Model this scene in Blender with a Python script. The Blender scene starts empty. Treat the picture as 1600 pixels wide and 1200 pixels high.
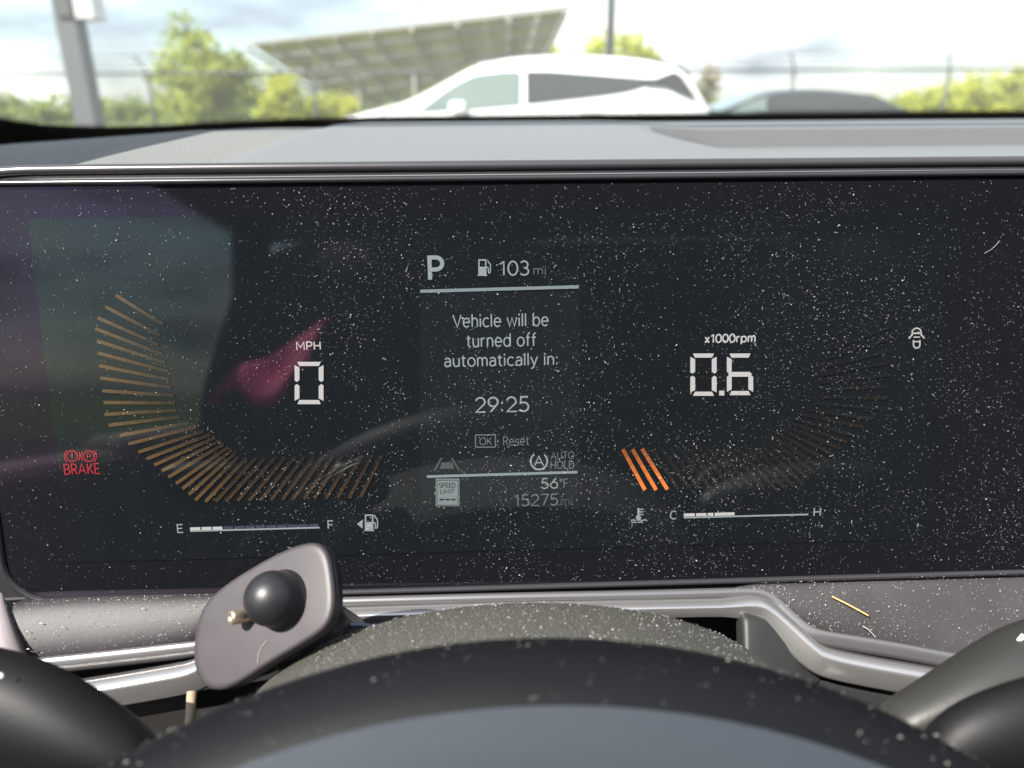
import bpy, bmesh, math, random
from mathutils import Vector, Matrix, noise
random.seed(7)
sc = bpy.context.scene
COL = sc.collection
R = math.radians

# ------------------------------------------------------------------ camera
# +Y is the car's forward direction, +X its right side, ground at z = 0.
CAM = Vector((0, 0, 1.15))
TILT = R(10.4)                                   # the display leans back by this much
FPX = 26.0 / 36.0 * 1600                         # focal length in photo pixels
_U = Vector((1, 0.02, 0.035)).normalized()       # display axes as seen by the lens (right, up, forward)
_D = Vector((0.078, -5.6, 1)); _D = (_D - _U * _D.dot(_U)).normalized()
_F = _U.cross(_D); _F = _F if _F.z > 0 else -_F
XW = Vector((1, 0, 0)); DW = Vector((0, -math.sin(TILT), -math.cos(TILT))); FW = Vector((0, math.cos(TILT), -math.sin(TILT)))
def _ax(i): return XW * _U[i] + DW * _D[i] + FW * _F[i]
RIGHT, UP, FWD = _ax(0), _ax(1), _ax(2)
cam_d = bpy.data.cameras.new('camera'); cam = bpy.data.objects.new('camera', cam_d); COL.objects.link(cam)
m = Matrix.Identity(4)
for r_ in range(3):
    m[r_][0], m[r_][1], m[r_][2], m[r_][3] = RIGHT[r_], UP[r_], -FWD[r_], CAM[r_]
cam.matrix_world = m
cam_d.lens = 26; cam_d.sensor_width = 36; cam_d.clip_start = 0.01; cam_d.clip_end = 5000
cam_d.dof.use_dof = True; cam_d.dof.focus_distance = 0.238; cam_d.dof.aperture_fstop = 9.5
sc.camera = cam

# ------------------------------------------------------------------ light
SUN = Vector((-0.50, -0.45, 0.75)).normalized()
world = bpy.data.worlds.new('World'); sc.world = world; world.use_nodes = True
nt = world.node_tree; nt.nodes.clear()
N = nt.nodes.new; L = nt.links.new
wo = N('ShaderNodeOutputWorld'); bg = N('ShaderNodeBackground'); bg.inputs[1].default_value = 0.11
sky = N('ShaderNodeTexSky'); sky.sky_type = 'NISHITA'; sky.sun_disc = False
sky.sun_elevation = math.asin(SUN.z); sky.sun_rotation = math.atan2(SUN.x, SUN.y)
tc = N('ShaderNodeTexCoord'); sep = N('ShaderNodeSeparateXYZ'); L(tc.outputs['Generated'], sep.inputs[0])
mp = N('ShaderNodeMapping'); mp.inputs['Scale'].default_value = (1.0, 1.0, 3.2); mp.inputs['Location'].default_value = (9.1, 4.4, 1.86)
L(tc.outputs['Generated'], mp.inputs[0])
nz = N('ShaderNodeTexNoise'); nz.inputs['Scale'].default_value = 2.6; nz.inputs['Detail'].default_value = 7; nz.inputs['Roughness'].default_value = 0.55
L(mp.outputs[0], nz.inputs['Vector'])
rp = N('ShaderNodeValToRGB'); rp.color_ramp.elements[0].position = 0.36; rp.color_ramp.elements[1].position = 0.60
L(nz.outputs[0], rp.inputs[0])
nz2 = N('ShaderNodeTexNoise'); nz2.inputs['Scale'].default_value = 4.0; nz2.inputs['Detail'].default_value = 5; L(mp.outputs[0], nz2.inputs['Vector'])
rp2 = N('ShaderNodeValToRGB'); rp2.color_ramp.elements[0].position = 0.43; rp2.color_ramp.elements[1].position = 0.68
rp2.color_ramp.elements[0].color = (1.7, 1.95, 2.3, 1); rp2.color_ramp.elements[1].color = (6.5, 6.5, 6.3, 1)
L(nz2.outputs[0], rp2.inputs[0])
mx = N('ShaderNodeMix'); mx.data_type = 'RGBA'
L(rp.outputs[0], mx.inputs['Factor']); L(sky.outputs[0], mx.inputs[6]); L(rp2.outputs[0], mx.inputs[7])
L(mx.outputs[2], bg.inputs[0]); L(bg.outputs[0], wo.inputs[0])
sd = bpy.data.lights.new('sun', 'SUN'); sd.energy = 4.0; sd.angle = R(0.5); sd.color = (1, 0.95, 0.87)
so = bpy.data.objects.new('sun', sd); COL.objects.link(so); so.rotation_euler = (-SUN).to_track_quat('-Z', 'Y').to_euler(); so.location = (0, 0, 30)
sc.view_settings.view_transform = 'Standard'; sc.view_settings.look = 'None'; sc.view_settings.gamma = 1
sc.view_settings.exposure = 1.7
sc.cycles.max_bounces = 8; sc.cycles.transparent_max_bounces = 24; sc.cycles.use_adaptive_sampling = False
sc.cycles.caustics_reflective = False; sc.cycles.caustics_refractive = False; sc.cycles.sample_clamp_indirect = 6

# ------------------------------------------------------------------ pixels of the photograph to points of the place
def ray(px, py): return (FWD + RIGHT * ((px - 800) / FPX) + UP * ((600 - py) / FPX))
def P(px, py, d): return CAM + ray(px, py) * d                       # at depth d
def PY(px, py, y): r = ray(px, py); return CAM + r * (y / r.y)       # on the upright plane Y = y
SC0 = P(785, 600, 0.238); NW = -FW
def S(px, py, off=0.0):                                              # on the display's plane, off metres proud of it
    r = ray(px, py); t = (SC0 + NW * off - CAM).dot(NW) / r.dot(NW); return CAM + r * t
def uv(px, py): d = S(px, py) - SC0; return d.dot(XW), -d.dot(DW)
def W(u, v, off=0.0): return SC0 + XW * u - DW * v + NW * off

# ------------------------------------------------------------------ materials
MATS = {}
def mat(name, col=(0.5, 0.5, 0.5), rough=0.5, metal=0.0, spec=0.5, emis=None, es=0.0, bump=None, var=None, coat=0.0, tint=None):
    """bump = (kind, scale, strength, distance); var = (scale, colour2, low, high)"""
    if name in MATS: return MATS[name]
    M = bpy.data.materials.new(name); M.use_nodes = True; t = M.node_tree; b = t.nodes['Principled BSDF']
    b.inputs['Base Color'].default_value = (*col, 1); b.inputs['Roughness'].default_value = rough; b.inputs['Metallic'].default_value = metal
    b.inputs['Specular IOR Level'].default_value = spec; b.inputs['Coat Weight'].default_value = coat
    if tint: b.inputs['Specular Tint'].default_value = (*tint, 1)
    if emis: b.inputs['Emission Color'].default_value = (*emis, 1); b.inputs['Emission Strength'].default_value = es
    co = t.nodes.new('ShaderNodeTexCoord')
    if var:
        n = t.nodes.new('ShaderNodeTexNoise'); n.inputs['Scale'].default_value = var[0]; n.inputs['Detail'].default_value = 6; t.links.new(co.outputs['Object'], n.inputs['Vector'])
        r = t.nodes.new('ShaderNodeValToRGB'); r.color_ramp.elements[0].position = var[2]; r.color_ramp.elements[1].position = var[3]
        r.color_ramp.elements[0].color = (*col, 1); r.color_ramp.elements[1].color = (*var[1], 1)
        t.links.new(n.outputs[0], r.inputs[0]); t.links.new(r.outputs[0], b.inputs['Base Color'])
    if bump:
        kind, scale, st, dist = bump
        bp = t.nodes.new('ShaderNodeBump'); bp.inputs['Strength'].default_value = st; bp.inputs['Distance'].default_value = dist
        if kind == 'grain':
            n = t.nodes.new('ShaderNodeTexVoronoi'); n.inputs['Scale'].default_value = scale; n.feature = 'SMOOTH_F1'; n.inputs['Smoothness'].default_value = 0.4
            t.links.new(co.outputs['Object'], n.inputs['Vector']); t.links.new(n.outputs['Distance'], bp.inputs['Height']); bp.invert = True
        elif kind == 'ribs':
            n = t.nodes.new('ShaderNodeTexWave'); n.inputs['Scale'].default_value = scale; n.bands_direction = 'X'; n.inputs['Distortion'].default_value = 0
            t.links.new(co.outputs['Object'], n.inputs['Vector']); t.links.new(n.outputs[1], bp.inputs['Height'])
        else:
            n = t.nodes.new('ShaderNodeTexNoise'); n.inputs['Scale'].default_value = scale; n.inputs['Detail'].default_value = 5
            t.links.new(co.outputs['Object'], n.inputs['Vector']); t.links.new(n.outputs[0], bp.inputs['Height'])
        t.links.new(bp.outputs[0], b.inputs['Normal'])
    MATS[name] = M; return M

def leaf_mat(name, c1, c2):
    M = bpy.data.materials.new(name); M.use_nodes = True; t = M.node_tree; b = t.nodes['Principled BSDF']
    a = t.nodes.new('ShaderNodeAttribute'); a.attribute_name = 'leaf'
    x = t.nodes.new('ShaderNodeMix'); x.data_type = 'RGBA'; x.inputs[6].default_value = (*c1, 1); x.inputs[7].default_value = (*c2, 1)
    t.links.new(a.outputs['Fac'], x.inputs['Factor']); t.links.new(x.outputs[2], b.inputs['Base Color']); b.inputs['Roughness'].default_value = 0.6
    tr = t.nodes.new('ShaderNodeBsdfTranslucent'); t.links.new(x.outputs[2], tr.inputs[0])
    ms = t.nodes.new('ShaderNodeMixShader'); ms.inputs[0].default_value = 0.35
    t.links.new(b.outputs[0], ms.inputs[1]); t.links.new(tr.outputs[0], ms.inputs[2]); t.links.new(ms.outputs[0], t.nodes['Material Output'].inputs[0])
    return M

def glass_mat(name, tint=(1, 1, 1), refl=1.0, film=0.0):
    M = bpy.data.materials.new(name); M.use_nodes = True; t = M.node_tree; t.nodes.clear()
    o = t.nodes.new('ShaderNodeOutputMaterial'); tr = t.nodes.new('ShaderNodeBsdfTransparent'); tr.inputs[0].default_value = (*tint, 1)
    g = t.nodes.new('ShaderNodeBsdfGlossy'); g.inputs['Roughness'].default_value = 0.02
    f = t.nodes.new('ShaderNodeFresnel'); f.inputs[0].default_value = 1.45
    ge = t.nodes.new('ShaderNodeNewGeometry'); mi = t.nodes.new('ShaderNodeMath'); mi.operation = 'MULTIPLY_ADD'; mi.inputs[1].default_value = 1 / 1.45 - 1.45; mi.inputs[2].default_value = 1.45   # a thin pane mirrors alike from both sides
    t.links.new(ge.outputs['Backfacing'], mi.inputs[0]); t.links.new(mi.outputs[0], f.inputs[0])
    mu = t.nodes.new('ShaderNodeMath'); mu.operation = 'MULTIPLY'; mu.inputs[1].default_value = refl
    ms = t.nodes.new('ShaderNodeMixShader'); t.links.new(f.outputs[0], mu.inputs[0]); t.links.new(mu.outputs[0], ms.inputs[0])
    t.links.new(tr.outputs[0], ms.inputs[1]); t.links.new(g.outputs[0], ms.inputs[2]); t.links.new(ms.outputs[0], o.inputs[0])
    if film:                                          # a thin film of dust on the pane scatters some light
        a = t.nodes.new('ShaderNodeAddShader'); d = t.nodes.new('ShaderNodeBsdfDiffuse'); l = t.nodes.new('ShaderNodeBsdfTranslucent'); h = t.nodes.new('ShaderNodeMixShader'); h.inputs[0].default_value = film
        for x in (d, l): x.inputs[0].default_value = (.60, .60, .54, 1)
        t.links.new(d.outputs[0], a.inputs[0]); t.links.new(l.outputs[0], a.inputs[1]); t.links.new(ms.outputs[0], h.inputs[1]); t.links.new(a.outputs[0], h.inputs[2]); t.links.new(h.outputs[0], o.inputs[0])
    return M

# ------------------------------------------------------------------ mesh helpers
def link(name, me, material=None, parent=None, smooth=True):
    o = bpy.data.objects.new(name, me); COL.objects.link(o)
    if material: me.materials.append(material)
    if smooth: me.polygons.foreach_set('use_smooth', [True] * len(me.polygons))
    if parent: o.parent = parent
    return o
def mesh(name, vs, fs, material=None, parent=None, smooth=True, fix=True):
    me = bpy.data.meshes.new(name); me.from_pydata([tuple(v) for v in vs], [], fs)
    if fix:
        bm = bmesh.new(); bm.from_mesh(me); bmesh.ops.remove_doubles(bm, verts=bm.verts, dist=1e-6); bmesh.ops.recalc_face_normals(bm, faces=bm.faces); bm.to_mesh(me); bm.free()
    me.update(); return link(name, me, material, parent, smooth)
def tag(o, label=None, cat=None, group=None, kind=None):
    if label: o['label'] = label
    if cat: o['category'] = cat
    if group: o['group'] = group
    if kind: o['kind'] = kind
    return o
def empty(name, label, cat, loc=(0, 0, 0), group=None):
    o = bpy.data.objects.new(name, None); COL.objects.link(o); o.empty_display_size = 0.05
    o.location = loc; return tag(o, label, cat, group)
def adopt(root):                      # children were built in world space: keep them there under a root that stands elsewhere
    bpy.context.view_layer.update()
    for c in root.children: c.matrix_parent_inverse = root.matrix_world.inverted()
def mods(o, sub=0, bevel=0, seg=3):
    if bevel:
        b = o.modifiers.new('bevel', 'BEVEL'); b.width = bevel; b.segments = seg; b.limit_method = 'ANGLE'; b.angle_limit = R(35); b.harden_normals = False
    if sub:
        s = o.modifiers.new('sub', 'SUBSURF'); s.levels = sub; s.render_levels = sub
    return o
class MB:
    def __init__(s): s.v = []; s.f = []
    def add(s, vs, fs):
        n = len(s.v); s.v += [tuple(v) for v in vs]; s.f += [tuple(i + n for i in f) for f in fs]
    def box(s, x0, x1, y0, y1, z0, z1):
        s.add([(x, y, z) for z in (z0, z1) for y in (y0, y1) for x in (x0, x1)], [(0, 1, 3, 2), (4, 6, 7, 5), (0, 4, 5, 1), (2, 3, 7, 6), (0, 2, 6, 4), (1, 5, 7, 3)])
    def bar(s, a, b, w, n=4, w2=None):
        a, b = Vector(a), Vector(b); d = (b - a).normalized(); q = d.orthogonal().normalized()
        if abs(d.z) < 0.95: q = d.cross(Vector((0, 0, 1))).normalized()
        p = d.cross(q); vs = []
        for c, ww in ((a, w), (b, w2 or w)):
            for k in range(n):
                t = 2 * math.pi * (k + 0.5) / n; vs.append(c + (q * math.cos(t) + p * math.sin(t)) * ww)
        s.add(vs, [(k, (k + 1) % n, n + (k + 1) % n, n + k) for k in range(n)] + [tuple(range(n))[::-1], tuple(range(n, 2 * n))])
    def build(s, name, material, parent=None, smooth=False, fix=True): return mesh(name, s.v, s.f, material, parent, smooth, fix)
def loft(rings, close=True, caps=True):
    vs = [v for r in rings for v in r]; n = len(rings[0]); fs = []
    for i in range(len(rings) - 1):
        for k in range(n if close else n - 1):
            fs.append((i * n + k, i * n + (k + 1) % n, (i + 1) * n + (k + 1) % n, (i + 1) * n + k))
    if caps and close: fs += [tuple(range(n))[::-1], tuple(range((len(rings) - 1) * n, len(rings) * n))]
    return vs, fs
def chaikin(pts, it=3, closed=False):
    pts = [Vector(p) for p in pts]
    for _ in range(it):
        q = [] if closed else [pts[0]]
        for i in range(len(pts) if closed else len(pts) - 1):
            a, b = pts[i], pts[(i + 1) % len(pts)]; q += [a * 0.75 + b * 0.25, a * 0.25 + b * 0.75]
        if not closed: q.append(pts[-1])
        pts = q
    return pts
def sweep(path, prof, nrm, closed=False, caps=True, scale=None):
    """prof = [(a, b)]: a across the path, b along nrm"""
    rings = []; n = len(path)
    for i, p in enumerate(path):
        t = (path[(i + 1) % n] - path[i - 1]) if closed else (path[min(i + 1, n - 1)] - path[max(i - 1, 0)])
        t.normalize(); bx = t.cross(nrm).normalized(); k_ = scale(p) if scale else 1.0; rings.append([p + bx * a * k_ + nrm * b for a, b in prof])
    if closed: rings.append(rings[0])
    return loft(rings, True, caps and not closed)
def arc(cx, cy, r, a0, a1, n): return [(cx + r * math.cos(a0 + (a1 - a0) * k / n), cy + r * math.sin(a0 + (a1 - a0) * k / n)) for k in range(n + 1)]
def sm(a, b, x): t = max(0, min(1, (x - a) / (b - a))); return t * t * (3 - 2 * t)
def interp(tab, x):
    if x <= tab[0][0]: return tab[0][1]
    for (a, p), (b, q) in zip(tab, tab[1:]):
        if x <= b: return p + (q - p) * (x - a) / (b - a)
    return tab[-1][1]

# shared materials
M_SOFT = mat('soft_touch_dash', (0.120, 0.121, 0.119), 0.50, bump=('grain', 900, 0.35, 0.0004))
M_SIDE = mat('leather_grain_pad', (0.016, 0.018, 0.021), 0.62, spec=0.25, bump=('grain', 420, 0.5, 0.0008))
M_DECK = mat('ribbed_deck', (0.120, 0.121, 0.119), 0.5, bump=('ribs', 175, 0.3, 0.0004))
M_PAD = mat('dusty_satin_panel', (0.027, 0.0245, 0.026), 0.58, bump=('noise', 900, 0.12, 0.0003), var=(30, (0.040, 0.037, 0.038), 0.4, 0.7))
M_SILVER = mat('satin_silver', (0.50, 0.49, 0.48), 0.27, 0.85)
M_RIDGE = mat('dark_satin_metal', (0.16, 0.155, 0.16), 0.30, 0.6)
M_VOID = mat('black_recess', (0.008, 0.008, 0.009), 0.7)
M_SHROUD = mat('coarse_grained_plastic', (0.068, 0.067, 0.058), 0.42, bump=('grain', 2600, 1.0, 0.0005))
M_RIM = mat('wheel_leather', (0.0028, 0.003, 0.0038), 0.55, spec=0.22, bump=('noise', 1500, 0.08, 0.0002))
M_RIMT = mat('greyer_rim_side', (0.027, 0.033, 0.042), 0.75, spec=0.25, bump=('noise', 1500, 0.08, 0.0002))
M_STALK = mat('stalk_plastic', (0.023, 0.023, 0.021), 0.5, bump=('noise', 1400, 0.15, 0.0003))
M_STALKD = mat('stalk_knob_plastic', (0.0045, 0.0045, 0.005), 0.55, spec=0.3, bump=('noise', 1400, 0.12, 0.0003))
M_BLACK = mat('gloss_black', (0.01, 0.01, 0.012), 0.08)
M_CABIN = mat('dark_trim', (0.05, 0.045, 0.045), 0.7)
M_WHITE_ICON = mat('white_print', (0.8, 0.8, 0.8), 0.5)
M_DUST = mat('dust_grain', (0.38, 0.375, 0.36), 0.8)
M_STRAW = mat('dry_straw', (0.62, 0.40, 0.14), 0.6)

# ================================================================== the setting outside
M_ASPH = mat('asphalt', (0.06, 0.06, 0.062), 0.9, bump=('noise', 60, 0.4, 0.01), var=(1.5, (0.045, 0.045, 0.047), 0.35, 0.7))
M_GRASS = mat('verge_grass', (0.09, 0.13, 0.03), 0.9, bump=('noise', 30, 0.6, 0.05), var=(0.8, (0.14, 0.16, 0.05), 0.4, 0.65))
M_LINE = mat('road_paint', (0.75, 0.75, 0.72), 0.7)
tag(mesh('ground', [(-3000, -3000, -0.004), (3000, -3000, -0.004), (3000, 3000, -0.004), (-3000, 3000, -0.004)], [(0, 1, 2, 3)], M_GRASS), kind='structure')
tag(mesh('car_park', [(-40, -20, 0), (40, -20, 0), (40, 16.2, 0), (-40, 16.2, 0)], [(0, 1, 2, 3)], M_ASPH), kind='structure')
b = MB()
for k in range(-6, 7): b.add([(k * 2.7 - 0.05 + 0.5, 6.2, 0.004), (k * 2.7 + 0.05 + 0.5, 6.2, 0.004), (k * 2.7 + 0.05 + 0.5, 11.2, 0.004), (k * 2.7 - 0.05 + 0.5, 11.2, 0.004)], [(0, 1, 2, 3)])
tag(b.build('bay_markings', M_LINE), kind='structure')
b = MB(); b.box(-40, 40, 16.2, 16.36, -0.1, 0.13); tag(mods(b.build('kerb', mat('kerb_concrete', (0.42, 0.41, 0.39), 0.85)), bevel=0.02), kind='structure')

# ---- trees and bushes
M_BARK = mat('bark', (0.12, 0.09, 0.065), 0.9, bump=('noise', 25, 0.6, 0.03))
LEAF_A = leaf_mat('fresh_leaf', (0.16, 0.21, 0.025), (0.42, 0.47, 0.06))
LEAF_Y = leaf_mat('yellow_green_leaf', (0.20, 0.25, 0.015), (0.56, 0.56, 0.03))
LEAF_D = leaf_mat('far_leaf', (0.12, 0.17, 0.03), (0.28, 0.34, 0.06))
def crown_mesh(name, blobs, n, size, material, parent, rng):
    vs, fs, cl = [], [], []
    wts = [rx * ry * rz for _, (rx, ry, rz) in blobs]
    for (c, rr), w in zip(blobs, wts):
        cnt = int(n * w / sum(wts)); nclump = max(6, cnt // 22)
        for _ in range(nclump):
            d = Vector((rng.gauss(0, 1), rng.gauss(0, 1), rng.gauss(0, 1))).normalized() * (rng.random() ** 0.45)
            q = Vector(c) + Vector((d.x * rr[0], d.y * rr[1], d.z * rr[2])); tone = rng.random(); spread = size * 2.4
            for _ in range(max(4, cnt // nclump)):
                p = q + Vector((rng.gauss(0, 1), rng.gauss(0, 1), rng.gauss(0, 0.8))) * spread * 0.6
                a = Vector((rng.gauss(0, 1), rng.gauss(0, 1), rng.gauss(0, 0.7))).normalized(); bb = a.orthogonal().normalized(); s_ = size * rng.uniform(0.6, 1.3)
                i = len(vs); vs += [p - a * s_, p + bb * s_ * 0.5, p + a * s_, p - bb * s_ * 0.5]; fs.append((i, i + 1, i + 2, i + 3)); cl.append(min(1, max(0, tone * 0.7 + rng.random() * 0.3)))
    o = mesh(name, vs, fs, material, parent, False, fix=False)
    at = o.data.attributes.new('leaf', 'FLOAT', 'FACE'); at.data.foreach_set('value', cl); return o
def tree(name, label, cat, base, blobs, n, size, material, trunk_h, trunk_r, seed, group=None, limbs=5):
    rng = random.Random(seed); root = empty(name, label, cat, base, group)
    m_ = MB(); top = Vector((rng.uniform(-.1, .1), 0, trunk_h)); m_.bar((0, 0, -0.05), top, trunk_r, 7, trunk_r * 0.55)
    for k in range(limbs):
        c, rr = rng.choice(blobs); h = rng.uniform(0.4, 0.95); m_.bar(top * h, Vector(c) + Vector((rng.uniform(-.4, .4) * rr[0], rng.uniform(-.4, .4) * rr[1], rng.uniform(-.2, .3) * rr[2])), trunk_r * 0.4, 5, trunk_r * 0.1)
    m_.build('trunk', M_BARK, root, True); crown_mesh('crown', blobs, n, size, material, root, rng); return root
def gp(px, y): p = PY(px, 150, y); return Vector((p.x, y, 0))
def zpx(py, y, px=800): return PY(px, py, y).z
Yt = 21; s1 = PY(341, 100, Yt).x; 
zt = zpx(8, Yt, 320); zb = zpx(185, Yt, 340); wd = (PY(430, 150, Yt).x - PY(262, 150, Yt).x) / 2
tree('conical_tree', 'tall conical light green tree behind the fence beside the grey lamp post', 'tree', gp(330, Yt),
     [((0, 0, zb + (zt - zb) * 0.25), (wd * 1.0, 1.4, 0.95)), ((-0.25, 0, zb + (zt - zb) * 0.48), (wd * 0.74, 1.1, 0.7)), ((-0.42, 0, zb + (zt - zb) * 0.68), (wd * 0.42, .6, 0.55)), ((-0.50, 0, zb + (zt - zb) * 0.86), (wd * 0.2, .3, 0.5)), ((0.6, 0, zb + (zt - zb) * 0.38), (wd * 0.7, 1, 0.6))],
     5200, 0.085, LEAF_A, 2.8, 0.11, 3)
tree('shrubby_tree', 'small bright yellow-green tree between the conical tree and the solar canopy', 'tree', gp(440, 19), [((0, 0, 1.15), (0.5, 0.5, 0.75)), ((0.05, 0, 1.6), (0.24, 0.3, 0.36)), ((-.2, 0, .8), (.4, .4, .45))], 2400, 0.075, LEAF_Y, 1.1, 0.06, 5)
tree('low_shrub', 'low rounded yellow-green shrub just left of the white car', 'shrub', gp(512, 20), [((0, 0, 1.0), (0.75, 0.6, 0.5)), ((0.25, 0, 1.3), (0.35, 0.4, 0.25))], 1500, 0.075, LEAF_Y, 0.7, 0.05, 6)
tree('leafy_tree', 'yellow-green treetop showing above the white car behind the thin pole', 'tree', gp(960, 34), [((0, 0, 3.1), (1.6, 1.4, 1.0)), ((-.8, 0, 2.6), (1.2, 1.2, .8)), ((.9, 0, 2.7), (1.2, 1.2, .7))], 3000, 0.13, LEAF_Y, 2.2, 0.14, 8)
tree('leafy_tree', 'small yellow-green treetop over the white roof at the end of the solar canopy', 'tree', gp(862, 36), [((0, 0, 2.9), (1.0, 1.0, .9)), ((.3, 0, 2.2), (1.1, 1.0, .8))], 1600, 0.13, LEAF_Y, 2.0, 0.12, 9)
tree('young_tree', 'thin young tree in the gap between the white car and the dark sedan', 'tree', gp(1103, 22), [((0, 0, 1.75), (0.35, 0.35, 0.5)), ((0, 0, 1.25), (0.28, 0.3, 0.4))], 900, 0.06, leaf_mat('reddish_leaf', (0.13, 0.13, 0.04), (0.34, 0.25, 0.10)), 1.4, 0.03, 10)
for k, (px, y, w, h, lab) in enumerate([(1470, 23, 1.3, 1.75, 'low yellow-green bush behind the dark sedan, joining the big bush at its right'), (1572, 21, 1.5, 2.15, 'big bright yellow-green bush at the right edge behind the fence'), (1680, 22, 1.6, 2.2, 'yellow-green bush beyond the right edge next to the big bush')]):
    tree('bush', lab, 'bush', gp(px, y), [((0, 0, h * 0.5), (w, 1.0, h * 0.45)), ((w * .35, 0, h * 0.75), (w * .55, .7, h * .3)), ((-w * .4, 0, h * 0.62), (w * .5, .7, h * .25))], 3400, 0.085, LEAF_Y, h * 0.5, 0.06, 20 + k, 'bushes behind the fence')
rng = random.Random(4)
hb = []
for k in range(46): hb.append(((-62 + k * 2.9, rng.uniform(-2, 2), rng.uniform(0.7, 1.5)), (2.4, 2.0, rng.uniform(0.9, 1.6))))
o = crown_mesh('far_treeline', hb, 16000, 0.34, LEAF_D, None, rng); o.location = (0, 78, 0); tag(o, 'distant low band of green trees along the horizon', 'treeline', kind='stuff')

# ---- chain-link fence with barbed wire arms
FY = 17.0; M_GALV = mat('galvanised_steel', (0.06, 0.063, 0.066), 0.6, 0.3)
fence = empty('chain_link_fence', 'tall grey chain-link fence with angled barbed-wire arms around the car park', 'fence', (0, FY, 0))
px0 = PY(228, 100, FY).x; stepx = 3.42; ftop = zpx(112, FY)
xs = [px0 + stepx * k for k in range(-3, 9)]
for x in xs:
    p = MB(); p.bar((x, FY, 0), (x, FY, ftop), 0.038, 8); p.bar((x, FY, ftop), (x - 0.16, FY - 0.12, ftop + 0.34), 0.02, 6); p.build('post', M_GALV, fence, True)
p = MB(); p.bar((xs[0], FY, ftop), (xs[-1], FY, ftop), 0.03, 6); p.build('top_rail', M_GALV, fence, True)
p = MB()
for k in range(3):
    f = (k + 1) / 3; p.bar((xs[0] - 0.16 * f, FY - 0.12 * f, ftop + 0.34 * f), (xs[-1] - 0.16 * f, FY - 0.12 * f, ftop + 0.34 * f), 0.010, 4)
    x = xs[0]
    while x < xs[-1]: p.bar((x - .03, FY - 0.12 * f, ftop + 0.34 * f - .03), (x + .03, FY - 0.12 * f, ftop + 0.34 * f + .03), 0.004, 3); x += 0.14
p.build('barbed_wire', M_GALV, fence)
p = MB(); x = xs[0]; H = ftop - 0.05
while x < xs[-1]:
    p.bar((x, FY + .003, 0.05), (x + H, FY + .003, ftop), 0.0018, 3); p.bar((x, FY - .003, ftop), (x + H, FY - .003, 0.05), 0.0018, 3); x += 0.075
p.build('wire_mesh', M_GALV, fence, fix=False)
adopt(fence)

# ---- lamp posts
M_POLE = mat('grey_pole', (0.12, 0.125, 0.13), 0.55, 0.3)
a = gp(133, 8.2); root = empty('lamp_post', 'thick square grey lamp post with a pale box mounted on its side', 'lamp post', a)
p = MB(); p.box(-.105, .105, -.105, .105, 0, 7.5); mods(p.build('pole', M_POLE, root), bevel=0.015)
p = MB(); p.box(-.2, .2, -.2, .2, 0.005, 0.5); mods(p.build('base', mat('concrete', (.4, .39, .37), .9), root), bevel=0.03)
zb_ = zpx(32, 8.2, 150); p = MB(); p.box(.115, .30, -.13, .13, zb_, zb_ + 0.5); mods(p.build('control_box', mat('pale_box', (.55, .55, .53), .5), root), bevel=0.012)
p = MB(); p.box(-.06, .09, -.135, -.108, zb_ + .02, zb_ + 0.3); mods(p.build('bracket', mat('dark_bracket', (.08, .08, .085), .5), root), bevel=0.01)
p = MB(); p.box(-.7, .7, -.2, .2, 7.5, 7.62); mods(p.build('lamp_head', M_POLE, root), bevel=0.03)
a = gp(950, 15.2); root = empty('lamp_post', 'thin dark grey lamp post standing behind the white car', 'lamp post', a)
p = MB(); p.bar((0, 0, 0), (0, 0, 8), 0.085, 12, 0.075); p.build('pole', mat('dark_pole', (.13, .135, .14), .5, .3), root, True)
p = MB(); p.bar((0, 0, 0.004), (0, 0, .6), .22, 14); p.build('base', MATS['concrete'], root, True)
p = MB(); p.box(-.16, .16, -.8, .1, 8, 8.12); mods(p.build('lamp_head', MATS['dark_pole'], root), bevel=0.03)

# ---- solar canopy, seen from below
sol = empty('solar_canopy', 'long tilted solar panel canopy on steel posts seen from underneath beyond the fence', 'solar canopy', (0, 0, 0))
A = P(388, 66, 39); B_ = P(890, 8, 25); C_ = P(842, 110, 28.5); D_ = P(545, 172, 43)
def bil(u, v): return A.lerp(B_, u).lerp(D_.lerp(C_, u), v)
cn = (B_ - A).cross(D_ - A).normalized(); cn = cn if cn.z > 0 else -cn
M_PV = mat('panel_back', (0.36, 0.29, 0.28), 0.55, var=(0.9, (0.54, 0.44, 0.42), 0.35, 0.65))
M_PVF = mat('panel_face', (0.03, 0.04, 0.08), 0.15); M_STEEL = mat('canopy_steel', (0.30, 0.29, 0.28), 0.6, 0.4)
NU, NV = 16, 5
for j in range(NV):
    p = MB()
    for i in range(NU):
        q = [bil((i + e) / NU, (j + g) / NV) for e, g in ((.015, .03), (.985, .03), (.985, .97), (.015, .97))]
        p.add([v for v in q] + [v + cn * 0.04 for v in q], [(3, 2, 1, 0), (4, 5, 6, 7), (0, 1, 5, 4), (1, 2, 6, 5), (2, 3, 7, 6), (3, 0, 4, 7)])
    p.build('panel_row', M_PV, sol)
for j in range(NV + 1):
    p = MB(); p.bar(bil(0, j / NV) - cn * .1, bil(1, j / NV) - cn * .1, 0.06 if j else 0.10); p.build('purlin', M_STEEL, sol)
for i in range(0, NU + 1, 2):
    p = MB(); p.bar(bil(i / NU, 0.0) - cn * .3, bil(i / NU, 1.0) - cn * .2, 0.09); p.build('rafter', M_STEEL, sol)
for i in (1, 5, 9, 13):
    q = bil(i / NU, 0.55) - cn * .35; p = MB(); p.bar((q.x, q.y, 0), q, 0.16, 4); p.build('post', M_STEEL, sol)

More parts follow.
